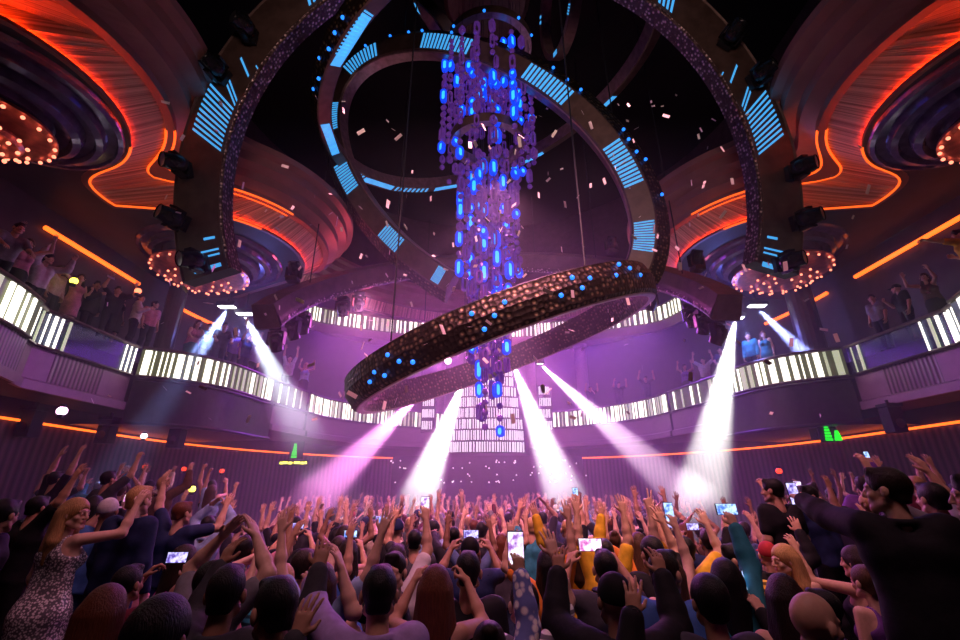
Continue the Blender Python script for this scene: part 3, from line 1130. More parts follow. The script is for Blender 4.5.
# ---- R7: horseshoe whose two arms reach towards the viewer
A7 = Ring('horseshoe_ring', (CX - .1, 10.073, 6.428), .688, -1.629, 5.409, 'rose bronze horseshoe ring whose two arms reach out left and right, lamps hung below', horiz=True)
ta, tb = A7.span((264, 312), (500, 262), (724, 309))
h = .30
A7.part('outer_band', M['ring'], [(5.2, -h), (5.72, -h), (5.76, h)], ta, tb, 110)
A7.part('inner_band', M['ring'], [(5.11, .14), (5.12, .05), (5.2, -h)], ta, tb, 110)
A7.part('stud_trim', M['studs_pink'], [(5.14, h), (5.09, .22), (5.11, .14)], ta, tb, 110)
A7.part('underside', M['ring'], [(5.76, h), (5.70, h + .03), (5.2, h + .03), (5.14, h)], ta, tb, 110)
mb = MB()
for t in (ta, tb):
    mb.add([A7.p(t, a, b) for a, b in ((5.2, -h), (5.72, -h), (5.76, h), (5.14, h))], [(0, 1, 2, 3)])
mb.build('end_plate', M['ring'], A7.root)
for a in (.12, .30, .70, .88):
    A7.cable(ta + (tb - ta) * a, 5.4, -h)
for a in (.03, .075, .10, .19, .225, .775, .81, .90, .93, .97):
    t = ta + (tb - ta) * a
    p = A7.w(t, 5.45, h + .19)
    sd = 'left' if p.x < 0 else 'right'
    d = ', %s' % {.03: 'at the very end', .075: 'second from the end', .10: 'third from the end', .19: 'fourth from the end', .225: 'fifth from the end', .775: 'fifth from the end', .81: 'fourth from the end', .90: 'third from the end', .93: 'second from the end', .97: 'at the very end'}[a]
    moving_head(p, Matrix.Rotation(R(180), 3, 'X') @ Matrix.Rotation(rng.uniform(-.6, .6), 3, 'Z'), 'black lamp hanging below the %s arm of the horseshoe ring%s' % (sd, d), .95, 'lamps under the horseshoe ring')
for a in (.085, .91, .31, .73):
    t = ta + (tb - ta) * a
    p = A7.w(t, 5.45, -h - .19)
    moving_head(p, Matrix.Rotation(rng.uniform(-.6, .6), 3, 'Z'), 'black lamp standing on top of the horseshoe ring, %s' % {.085: 'on its left arm', .91: 'on its right arm', .31: 'towards its back left', .73: 'towards its back right'}[a], .9, 'lamps on top of the horseshoe ring')

# ================================================================== CRYSTAL CHANDELIER
chd = empty('crystal_chandelier', (.22, 10.0, 17.5), 'tall chandelier of hanging blue and violet crystal links at the centre of the room', 'chandelier')
mb = MB()
mb.lathe([(.01, .3), (1.4, .3), (1.45, 0), (1.3, -.1), (.01, -.1)], 32)
mb.tube([(0, 0, .3), (0, 0, 1.1)], .08, 8)
mb.build('canopy', M['ring'], chd)


def link_loop(mb, L, w, mi_out=0, mi_in=None, n=6):
    """a long rounded chain link standing upright, with a glowing core"""
    pts = []
    r = w / 2
    for a in np.linspace(0, math.pi, n):
        pts.append((r * math.cos(a), L / 2 - r + r * math.sin(a)))
    for a in np.linspace(math.pi, 2 * math.pi, n):
        pts.append((r * math.cos(a), -L / 2 + r + r * math.sin(a)))
    q = [(x * .48, z * (L / 2 - r * .5) / (L / 2)) for x, z in pts]
    k = len(pts)
    d = w * .32
    vs = [(x, -d, z) for x, z in pts] + [(x, d, z) for x, z in pts] + [(x, -d, z) for x, z in q] + [(x, d, z) for x, z in q]
    fs = []
    for i in range(k):
        j = (i + 1) % k
        fs += [(i, j, k + j, k + i), (2 * k + j, 2 * k + i, 3 * k + i, 3 * k + j), (j, i, 2 * k + i, 2 * k + j), (k + i, k + j, 3 * k + j, 3 * k + i)]
    mb.add(vs, fs, None, mi_out)
    if mi_in is not None:
        s2 = .56
        vs = [(x * s2, y * d * .6, z * (L / 2 - r * .6) / (L / 2)) for y in (-1, 1) for x, z in pts]
        mb.add(vs, [tuple(range(k)), tuple(reversed(range(k, 2 * k)))] + [(i, k + i, k + (i + 1) % k, (i + 1) % k) for i in range(k)], None, mi_in)


LIT = {}
for L in (.26, .36, .46):
    b = MB()
    link_loop(b, L, .19, 0, 1)
    me = b.build('lit_crystal', [M['cry_blue'], M['cry_cyan']])
    LIT[L] = me.data
    bpy.data.objects.remove(me)
stuff = MB()
wires = MB()
crng = random.Random(5)
lit_spots = []
tiers = [(1.32, 17, 14.8, 9.9, .5), (.98, 9, 14.7, 10.2, .5), (.78, 13, 14.9, 6.6, .5), (.48, 10, 15.2, 4.3, .5), (.24, 6, 15.2, 3.2, .5)]
for rad, n, zt, zb, jit in tiers:
    for i in range(n):
        a = 6.2832 * (i + .25 * crng.random()) / n
        x, y = rad * math.cos(a), rad * math.sin(a)
        z = zt - crng.random() * .4
        end = zb + crng.random() * jit * 2
        wires.tube([(x, y, 17.5 - 17.5), (x, y, end - 17.5)], .006, 4)
        while z > end:
            kind = crng.random()
            L = crng.choice((.26, .36, .46)) if kind > .42 else .16
            if not (rad < .95 and 10.7 < z < 12.35):
                near = y < .15
                if L > .2 and crng.random() < (.46 if near else .12):
                    lit_spots.append((near, x, y, z - L / 2 - 17.5, L, crng.uniform(-.6, .6)))
                else:
                    b = MB()
                    if L > .2:
                        link_loop(b, L, crng.choice((.14, .18)), 0, None, 5)
                    else:
                        b.sphere((0, 0, 0), .08, 7)
                    ro_ = Matrix.Rotation(crng.uniform(-.9, .9), 3, 'Z')
                    stuff.add([ro_ @ Vector(q) + Vector((x, y, z - L / 2 - 17.5)) for q in b.v], b.f)
            z -= L + crng.uniform(.05, .16)
wires.build('hanging_wires', M['black'], chd)
so = stuff.build('violet_crystals', M['cry_violet_glow'], chd)
so['kind'] = 'stuff'
so['label'] = 'violet unlit crystal links and beads with faint added glow'
lit_spots.sort(key=lambda q: (not q[0], crng.random()))
for near, x, y, z, L, ang in lit_spots[:98]:
    o = bpy.data.objects.new('lit_crystal', LIT[L])
    COL.objects.link(o)
    o.parent = chd
    o.location = (x, y, z)
    o.rotation_euler = (0, 0, ang)

# ================================================================== CONFETTI
crng = random.Random(21)
b = MB()
b.box((0, 0, 0), (.085, .034, .002))
b.v = [(x, y, z + .012 * math.cos(x * 40)) for x, y, z in b.v]
cf = b.build('confetti_flake', M['confetti'])
cf_me = cf.data
bpy.data.objects.remove(cf)
for i in range(240):
    u = crng.gauss(480, 190)
    v = crng.uniform(95, 420)
    if crng.random() < .25:
        u = crng.uniform(160, 840)
    y = crng.uniform(4.2, 9.0)
    p = pt(u, v, y=y)
    if p.z < 2.4 or abs(p.x) > 8:
        continue
    o = bpy.data.objects.new('confetti_flake', cf_me)
    COL.objects.link(o)
    o.location = p
    o.rotation_euler = (crng.uniform(0, 6), crng.uniform(0, 6), crng.uniform(0, 6))
    s = crng.uniform(.8, 1.6)
    o.scale = (s, s, s)
    tag(o, 'pale paper confetti flake drifting in the air below the rings', 'confetti', 'confetti flakes in the air')
# ================================================================== PEOPLE
def V3(*a):
    return np.array(a, float)


def unit(a):
    a = np.asarray(a, float)
    return a / np.linalg.norm(a)


class Field:
    """signed distance field on a grid, meshed with surface nets"""
    def __init__(s, lo, hi, h):
        s.h = h
        s.lo = np.asarray(lo, float)
        s.n = np.ceil((np.asarray(hi) - s.lo) / h).astype(int) + 2
        s.f = np.full(s.n, 1.0, np.float32)
        s.ax = [(s.lo[i] + h * np.arange(s.n[i])).astype(np.float32) for i in range(3)]

    def sub(s, lo, hi):
        a = np.clip(np.floor((np.asarray(lo) - s.lo) / s.h).astype(int), 0, s.n)
        b = np.clip(np.ceil((np.asarray(hi) - s.lo) / s.h).astype(int) + 1, 0, s.n)
        sl = tuple(slice(a[i], b[i]) for i in range(3))
        if any(b <= a):
            return None, None
        g = (s.ax[0][sl[0]][:, None, None], s.ax[1][sl[1]][None, :, None], s.ax[2][sl[2]][None, None, :])
        return sl, g

    def union(s, sl, d, k):
        f = s.f[sl]
        if k > 0:
            hh = np.clip(.5 + .5 * (f - d) / k, 0, 1)
            s.f[sl] = f + (d - f) * hh - k * hh * (1 - hh)
        else:
            s.f[sl] = np.minimum(f, d)

    def cone(s, a, b, ra, rb, k=.02):
        m = max(ra, rb) + k + 2 * s.h
        sl, g = s.sub(np.minimum(a, b) - m, np.maximum(a, b) + m)
        if sl is None:
            return
        ba = np.asarray(b) - a
        L2 = float(ba @ ba) + 1e-9
        px, py, pz = g[0] - a[0], g[1] - a[1], g[2] - a[2]
        t = np.clip((px * ba[0] + py * ba[1] + pz * ba[2]) / L2, 0, 1)
        d = np.sqrt((px - t * ba[0]) ** 2 + (py - t * ba[1]) ** 2 + (pz - t * ba[2]) ** 2) - (ra + (rb - ra) * t)
        s.union(sl, d.astype(np.float32), k)

    def ell_d(s, g, c, r, M3):
        px, py, pz = g[0] - c[0], g[1] - c[1], g[2] - c[2]
        if M3 is None:
            q = (px, py, pz)
        else:
            q = [px * M3[0][i] + py * M3[1][i] + pz * M3[2][i] for i in range(3)]
        return (np.sqrt((q[0] / r[0]) ** 2 + (q[1] / r[1]) ** 2 + (q[2] / r[2]) ** 2) - 1) * min(r)

    def ell(s, c, r, k=.02, M3=None, cut=False):
        m = max(r) + k + 2 * s.h
        sl, g = s.sub(np.asarray(c) - m, np.asarray(c) + m)
        if sl is None:
            return
        d = s.ell_d(g, c, r, M3).astype(np.float32)
        if cut:
            f = s.f[sl]
            hh = np.clip(.5 - .5 * (f + d) / k, 0, 1) if k > 0 else None
            s.f[sl] = np.maximum(f, -d) if k <= 0 else f + (-d - f) * hh + k * hh * (1 - hh)
        else:
            s.union(sl, d, k)

    def torus(s, c, R_, r, k=.01, sy=1.0):
        m = R_ + r + k + 2 * s.h
        sl, g = s.sub(np.asarray(c) - m, np.asarray(c) + m)
        if sl is None:
            return
        q = np.sqrt((g[0] - c[0]) ** 2 + ((g[1] - c[1]) / sy) ** 2) - R_
        s.union(sl, (np.sqrt(q ** 2 + (g[2] - c[2]) ** 2) - r).astype(np.float32), k)

    def keep_above(s, z):
        s.f = np.maximum(s.f, (z - s.ax[2])[None, None, :])

    def keep_below(s, z):
        s.f = np.maximum(s.f, (s.ax[2] - z)[None, None, :])

    def mesh(s):
        f = s.f
        ins = f < 0
        nx, ny, nz = f.shape
        cnt = np.zeros((nx - 1, ny - 1, nz - 1), np.int8)
        corners = [(i, j, k) for i in (0, 1) for j in (0, 1) for k in (0, 1)]
        for i, j, k in corners:
            cnt += ins[i:nx - 1 + i, j:ny - 1 + j, k:nz - 1 + k]
        act = (cnt > 0) & (cnt < 8)
        idx = np.argwhere(act)
        num = np.full(act.shape, -1, np.int32)
        num[act] = np.arange(len(idx))
        cv = {c: f[idx[:, 0] + c[0], idx[:, 1] + c[1], idx[:, 2] + c[2]] for c in corners}
        acc = np.zeros((len(idx), 3))
        n = np.zeros(len(idx))
        for a in corners:
            for ax in range(3):
                if a[ax] == 0:
                    b = list(a)
                    b[ax] = 1
                    va, vb = cv[a], cv[tuple(b)]
                    x = (va < 0) != (vb < 0)
                    t = np.where(x, va / np.where(x, va - vb, 1), 0)
                    p = np.zeros((len(idx), 3))
                    p += a
                    p[:, ax] = t
                    acc += np.where(x[:, None], p, 0)
                    n += x
        verts = s.lo + (idx + acc / n[:, None]) * s.h
        quads = []
        for ax in range(3):
            o = [i for i in range(3) if i != ax]
            sh = list(f.shape)
            A = [slice(1, sh[i] - 1) for i in range(3)]
            B = list(A)
            A[ax] = slice(0, sh[ax] - 1)
            B[ax] = slice(1, sh[ax])
            ia, ib = ins[tuple(A)], ins[tuple(B)]
            e = np.argwhere(ia != ib)
            if not len(e):
                continue
            flip = ia[tuple(e.T)]
            for i in range(3):
                if i != ax:
                    e[:, i] += 1
            q = []
            for d0, d1 in ((-1, -1), (0, -1), (0, 0), (-1, 0)):
                c = e.copy()
                c[:, o[0]] += d0
                c[:, o[1]] += d1
                q.append(num[tuple(c.T)])
            q = np.stack(q, 1)
            if ax == 1:
                flip = ~flip
            q[~flip] = q[~flip][:, ::-1]
            quads.append(q)
        q = np.concatenate(quads)
        q = q[(q >= 0).all(1)]
        return verts, q


BENCH = bpy.data.scenes.new('bench')     # scratch scene, removed once every figure is meshed


def thin(v, q, ratio):
    """collapse a dense quad mesh to the given share of its faces; returns vertices and triangles"""
    me = bpy.data.meshes.new('dense')
    me.from_pydata(v.tolist(), [], q.tolist())
    o = bpy.data.objects.new('dense', me)
    BENCH.collection.objects.link(o)
    d = o.modifiers.new('decimate', 'DECIMATE')
    d.ratio = ratio
    vl = BENCH.view_layers[0]
    vl.update()
    e = o.evaluated_get(vl.depsgraph)
    r = e.to_mesh()
    r.calc_loop_triangles()
    vv = np.empty(len(r.vertices) * 3, np.float32)
    r.vertices.foreach_get('co', vv)
    tt = np.empty(len(r.loop_triangles) * 3, np.int32)
    r.loop_triangles.foreach_get('vertices', tt)
    e.to_mesh_clear()
    bpy.data.objects.remove(o)
    bpy.data.meshes.remove(me)
    return vv.reshape(-1, 3).astype(float), tt.reshape(-1, 3)


def to_mesh(name, verts, quads, m, tint=None, mirror=False):
    if mirror:
        verts = verts * [-1, 1, 1]
        quads = quads[:, ::-1]
    me = bpy.data.meshes.new(name)
    me.vertices.add(len(verts))
    me.vertices.foreach_set('co', verts.astype(np.float32).ravel())
    k = quads.shape[1]
    me.loops.add(len(quads) * k)
    me.loops.foreach_set('vertex_index', quads.astype(np.int32).ravel())
    me.polygons.add(len(quads))
    me.polygons.foreach_set('loop_start', np.arange(0, len(quads) * k, k, dtype=np.int32))
    me.polygons.foreach_set('use_smooth', np.ones(len(quads), bool))
    me.update()
    me.validate()
    me.materials.append(m)
    if tint is not None:
        at = me.attributes.new('tint', 'FLOAT_COLOR', 'POINT')
        at.data.foreach_set('color', np.concatenate([tint, np.ones((len(tint), 1))], 1).astype(np.float32).ravel())
    return me


def skin_mat():
    m = mat('skin', (1, 1, 1), .5, objcol=True, var=.08, scale=30, spec=.35)
    nt = m.node_tree
    b = nt.nodes['Principled BSDF']
    src = b.inputs['Base Color'].links[0].from_socket
    at = nt.nodes.new('ShaderNodeAttribute')
    at.attribute_name = 'tint'
    vm = nt.nodes.new('ShaderNodeVectorMath')
    vm.operation = 'MULTIPLY'
    nt.links.new(src, vm.inputs[0])
    nt.links.new(at.outputs['Color'], vm.inputs[1])
    nt.links.new(vm.outputs[0], b.inputs['Base Color'])
    return m


def pattern_mat(name, kind):
    m = mat(name, (1, 1, 1), .7, objcol=True, var=.1, scale=12)
    nt = m.node_tree
    b = nt.nodes['Principled BSDF']
    src = b.inputs['Base Color'].links[0].from_socket
    tc = nt.nodes.new('ShaderNodeTexCoord')
    if kind == 'stripe':
        t = nt.nodes.new('ShaderNodeTexWave')
        t.bands_direction = 'Z'
        t.inputs['Scale'].default_value = 7
        t.inputs['Distortion'].default_value = .3
        fac = t.outputs['Fac']
        lo, hi = (.22, .22, .26, 1), (1.6, 1.6, 1.6, 1)
    elif kind == 'floral':
        t = nt.nodes.new('ShaderNodeTexVoronoi')
        t.inputs['Scale'].default_value = 22
        fac = t.outputs['Distance']
        lo, hi = (2.0, 1.9, 1.9, 1), (.28, .35, .9, 1)
    else:
        t = nt.nodes.new('ShaderNodeTexVoronoi')
        t.inputs['Scale'].default_value = 60
        fac = t.outputs['Distance']
        lo, hi = (1.7, 1.7, 1.7, 1), (.3, .3, .34, 1)
        b.inputs['Roughness'].default_value = .25
        b.inputs['Metallic'].default_value = .1
    nt.links.new(tc.outputs['Object'], t.inputs['Vector'])
    rp = nt.nodes.new('ShaderNodeValToRGB')
    rp.color_ramp.elements[0].position = .3
    rp.color_ramp.elements[1].position = .55
    rp.color_ramp.elements[0].color = lo
    rp.color_ramp.elements[1].color = hi
    nt.links.new(fac, rp.inputs['Fac'])
    vm = nt.nodes.new('ShaderNodeVectorMath')
    vm.operation = 'MULTIPLY'
    nt.links.new(src, vm.inputs[0])
    nt.links.new(rp.outputs['Color'], vm.inputs[1])
    nt.links.new(vm.outputs[0], b.inputs['Base Color'])
    return m


M['skin'] = skin_mat()
M['cloth'] = mat('cloth', (1, 1, 1), .75, objcol=True, var=.18, scale=14, bump=.25, spec=.2)
M['denim'] = mat('denim', (1, 1, 1), .8, objcol=True, var=.25, scale=40, bump=.2, spec=.15)
M['hair'] = mat('hair', (1, 1, 1), .5, objcol=True, var=.3, scale=34, bump=.35, stretch=(5, 5, .5), spec=.3)
M['stripe'] = pattern_mat('striped_cloth', 'stripe')
M['floral'] = pattern_mat('floral_cloth', 'floral')
M['sequin'] = pattern_mat('sequin_cloth', 'sequin')
M['shoe'] = mat('shoe', (.02, .02, .022), .4)
M['phone_body'] = mat('phone_body', (.015, .015, .018), .25)

UA, FA = .285, .255
# arm spec: upper arm dir, forearm dir, palm normal, curl, splay   (right arm; x is outward)
UPO = ((.30, .12, .94), (-.02, .18, .98), (0, 1, 0), .18, 1.0)
UPW = ((.62, .10, .78), (.22, .16, .96), (0, 1, .1), .22, 1.1)
BENT = ((.72, .40, .50), (-.18, .28, .94), (0, 1, 0), .30, .8)
HALF = ((.45, .72, .10), (-.10, .38, .92), (-.3, .9, 0), .35, .8)
FIST = ((.35, .22, .91), (-.05, .10, .99), (-.8, .6, 0), 1.45, .1)
CLAP = ((.50, .42, .75), (-.66, .14, .74), (-1, 0, .15), .12, .35)
PH2 = ((.38, .80, -.06), (-.40, .42, .80), (-.75, .65, 0), .75, .4)
PH1 = ((.28, .55, .78), (-.12, .25, .96), (-.3, .95, 0), .80, .4)
DOWN = ((.16, -.04, -.98), (.03, .32, -.94), (-1, 0, 0), .45, .4)
DRK = ((.22, .28, -.93), (-.25, .80, .52), (-.9, 0, .3), .95, .2)
LEAN = ((.24, .55, -.80), (-.10, .85, -.45), (0, -.4, -.9), .4, .5)
PNT = ((.88, .42, .20), (.90, .40, .18), (0, -.1, -1), .85, .3)
HIP = ((.55, -.25, -.80), (-.55, .45, -.70), (-.6, -.3, -.6), .6, .4)
PEACE = ((.34, .16, .92), (.02, .10, .99), (0, 1, 0), 'peace', 1.4)
FWD = ((.30, .90, .30), (.05, .92, .38), (-.2, .2, -1), .3, .8)
SUI = ((.32, .86, .12), (.30, .86, .36), (0, -.1, -1), .85, .3)
LOW = ((.38, .52, .42), (-.22, .22, .95), (0, 1, 0), .25, 1.0)
MID = ((.55, .35, .62), (-.05, .22, .97), (.1, 1, 0), .22, 1.0)
POSES = {  # right, left, head yaw (deg, + = to its left), pitch, torso lean
    'hands_up': (UPO, UPO, 0, 6, 0), 'hands_wide': (UPW, UPW, 18, 4, 0), 'hands_bent': (BENT, BENT, -15, 2, 3), 'half_up': (HALF, HALF, 20, 0, 4),
    'one_up': (UPO, DOWN, -25, 6, 0), 'one_wide': (UPW, HALF, 10, 0, 0), 'fist': (FIST, HALF, 0, 5, 0), 'clap': (CLAP, CLAP, 0, 0, 2), 'phone_two': (PH2, PH2, 0, 4, 0),
    'phone_one': (PH1, HIP, 0, 6, 0), 'relaxed': (DOWN, DOWN, 30, 0, 0), 'drink': (DRK, DOWN, -50, 0, 0), 'lean': (LEAN, LEAN, 0, -8, 16), 'point': (DRK, PNT, 40, 2, 4),
    'peace': (PEACE, BENT, -8, 4, 0), 'side': (DOWN, HALF, 75, 0, 0), 'reach': (FWD, DOWN, 15, 0, 10), 'profile': (HALF, DOWN, -70, 0, 6), 'look': (DOWN, DOWN, -60, -6, 3),
    'low_up': (LOW, DRK, 8, 2, 4), 'mid_up': (LOW, MID, -12, 3, 3), 'mid_wide': (MID, MID, 5, 4, 3),
    'suit': (DOWN, SUI, 62, 2, 3), 'mixed': (UPO, BENT, 12, 4, 0), 'back': (DOWN, DOWN, 0, 0, 2), 'blur': (UPO, DRK, 10, 0, 6),
}


def rot_head(yaw, pitch):
    y, p = R(yaw), R(pitch)
    Rz = np.array([[math.cos(y), -math.sin(y), 0], [math.sin(y), math.cos(y), 0], [0, 0, 1]])
    Rx = np.array([[1, 0, 0], [0, math.cos(p), -math.sin(p)], [0, math.sin(p), math.cos(p)]])
    return Rz @ Rx


class Figure:
    """joint layout of one pose"""
    def __init__(s, pose, sex):
        ra, la, yaw, pitch, lean = POSES[pose]
        f = sex == 'f'
        c, sn = math.cos(R(lean)), math.sin(R(lean))
        s.T = lambda p: V3(p[0], p[1] * c + (p[2] - .98) * sn, .98 + (p[2] - .98) * c - p[1] * sn) if p[2] > .98 else V3(*p)
        sw = .152 if f else .178
        s.f = f
        s.arm = {}
        for sd, a in ((1, ra), (-1, la)):
            up, fo, n, curl, spl = a
            mx = V3(sd, 1, 1)
            up, fo, n = unit(np.array(up) * mx), unit(np.array(fo) * mx), unit(np.array(n) * mx)
            lift = max(0, up[2])
            sh = s.T((sd * (sw - .02 * lift), 0, 1.425 + .055 * lift))
            el = sh + up * UA
            wr = el + fo * FA
            s.arm[sd] = (sh, el, wr, fo, n, curl, spl)
        s.hc = s.T((0, .025, 1.625))
        s.HR = rot_head(yaw, pitch)
        nb = s.T((0, .0, 1.50))
        s.hc = nb + s.HR @ V3(0, .028, .125)
        s.sw = sw
        s.neck = (s.T((0, -.015, 1.42)), nb + s.HR @ V3(0, .005, .05))

    def H(s, *p):
        return s.hc + s.HR @ V3(*p)

    def torso(s, F, g=0.0, k=.06):
        T, f = s.T, s.f
        hw = .084 if f else .078
        for sd in (-1, 1):
            F.cone(T((sd * hw, -.01, .93)), T((sd * (.055 if f else .066), .0, 1.10)), (.104 if f else .098) + g, (.076 if f else .090) + g, k)
            F.cone(T((sd * (.055 if f else .066), 0, 1.10)), T((sd * (.078 if f else .098), .0, 1.30)), (.078 if f else .090) + g, (.086 if f else .102) + g, k)
            F.cone(T((sd * (.07 if f else .09), -.005, 1.33)), T((sd * (s.sw - .055), -.01, 1.40)), (.082 if f else .092) + g, (.060 if f else .068) + g, k)
            if f:
                F.ell(T((sd * .075, .085, 1.275)), (.058 + g,) * 3, .03)

    def arms(s, F, g=0.0, upper=1.0, fore=1.0, hands=True, k=.035):
        for sd, (sh, el, wr, d, n, curl, spl) in s.arm.items():
            q = .88 if s.f else 1.0
            F.cone(sh, sh + (el - sh) * upper, .056 * q + g, (.056 - .015 * upper) * q + g, k)
            if upper >= 1 and fore > 0:
                e2 = el + (wr - el) * fore
                m = el + (wr - el) * min(.35, fore)
                F.cone(el, m, .041 * q + g, .043 * q + g, k)
                F.cone(m, e2, .043 * q + g, (.043 - .017 * fore) * q + g, .02)
            if hands:
                s.hand(F, sd, wr, d, n, curl, spl)

    def hand(s, F, sd, W, d, n, curl, spl):
        n = unit(n - d * (n @ d))
        t = np.cross(d, n) * sd
        q = .9 if s.f else 1.0
        K = []
        for off in (.031, .0105, -.010, -.029):
            a = W + d * .012 + t * off * .62 * q
            b = W + d * (.088 - abs(off - .01) * .25) * q + t * off * q
            F.cone(a, b, .0145 * q, .0122 * q, .014)
            K.append(b)
        segs = ((.044, .026, .021), (.048, .029, .022), (.044, .027, .021), (.034, .021, .018))
        for i, (kn, sg) in enumerate(zip(K, segs)):
            cu = curl
            if curl == 'peace':
                cu = .08 if i < 2 else 1.5
            cu = cu * (1 + .12 * i)
            sp = (.20, .05, -.09, -.24)[i] * spl
            dd = unit(d + t * sp)
            p = kn
            ang = 0
            for j, L in enumerate(sg):
                ang += cu * (.75, 1.0, .7)[j]
                v = dd * math.cos(ang) + n * math.sin(ang)
                p2 = p + v * L * q
                F.cone(p, p2, (.0098 - .0008 * j) * q, (.0092 - .0010 * j) * q, .004)
                p = p2
        cu = .5 if curl == 'peace' else curl
        a = W + d * .022 * q + t * .024 * q
        b = a + unit(d * .55 + t * (.80 - .3 * min(cu, 1)) + n * (.15 + .35 * min(cu, 1))) * .046 * q
        e = b + unit(d * .85 + t * (.42 - .5 * min(cu, 1)) + n * (.15 + .4 * min(cu, 1))) * .034 * q
        F.cone(a, b, .0155 * q, .0118 * q, .012)
        F.cone(b, e, .0112 * q, .0088 * q, .004)

    def legs(s, F, g=0.0, upto=1.0, k=.03):
        for sd in (-1, 1):
            hip, kn, an = V3(sd * .092, -.005, .90), V3(sd * .10, .025, .49), V3(sd * .105, -.015, .085)
            F.cone(hip, kn, .088 + g, .054 + g, k)
            if upto > .5:
                cf = V3(sd * .103, -.008, .36)
                F.cone(kn, cf, .052 + g, .054 + g, .02)
                F.cone(cf, kn + (an - kn) * (upto - .5) * 2, .054 + g, .037 + g, .02)

    def feet(s, F, g=0.0):
        for sd in (-1, 1):
            F.cone(V3(sd * .105, -.04, .045), V3(sd * .115, .13, .03), .042 + g, .028 + g, .02)
            F.cone(V3(sd * .105, -.015, .10), V3(sd * .105, -.03, .05), .04 + g, .04 + g, .02)

    def head(s, F):
        H, HR = s.H, s.HR
        q = .96 if s.f else 1.0
        F.cone(s.neck[0], s.neck[1], .058 * q if not s.f else .048, .052 * q if not s.f else .045, .025)
        F.ell(H(0, -.012, .025), (.076 * q, .096 * q, .094 * q), .0, HR)
        F.ell(H(0, .030, -.045), (.058 * q, .058 * q, .070 * q), .025, HR)
        F.cone(H(-.012, .070, -.100), H(.012, .070, -.100), .019, .019, .018)
        for sd in (-1, 1):
            F.cone(H(sd * .058, .005, -.065), H(sd * .02, .065, -.098), .020, .018, .02)
            F.ell(H(sd * .042, .062, -.028), (.022, .02, .022), .015, HR)
            F.cone(H(sd * .012, .084, .022), H(sd * .044, .072, .022), .011, .010, .012)
            F.ell(H(sd * .032, .098, .0), (.016, .014, .012), .008, HR, cut=True)
            F.ell(H(sd * .032, .078, .001), (.0135, .0135, .0125), .002, HR)
            F.ell(H(sd * .084 * q, -.010, -.008), (.013, .021, .033), .006, HR)
        F.cone(H(0, .088, .012), H(0, .108, -.030), .0085, .0125, .008)
        F.cone(H(-.010, .096, -.034), H(.010, .096, -.034), .009, .009, .006)
        F.cone(H(-.018, .083, -.060), H(.018, .083, -.060), .0085, .0085, .005)
        F.cone(H(-.014, .083, -.070), H(.014, .083, -.070), .0085, .0085, .004)

    def bounds(s, pad=.12):
        P = [s.hc + V3(0, 0, .16), s.hc - V3(0, .12, 0), s.hc + V3(0, .12, 0), V3(-.26, -.18, 0), V3(.26, .22, 0)]
        for sh, el, wr, d, *_ in s.arm.values():
            P += [sh, el, wr, wr + d * .2]
        P = np.array(P)
        return P.min(0) - pad * V3(1, 1, .5), P.max(0) + pad


GEO, MESHES, FIG = {}, {}, {}


def figure(pose, sex):
    if (pose, sex) not in FIG:
        FIG[(pose, sex)] = Figure(pose, sex)
    return FIG[(pose, sex)]


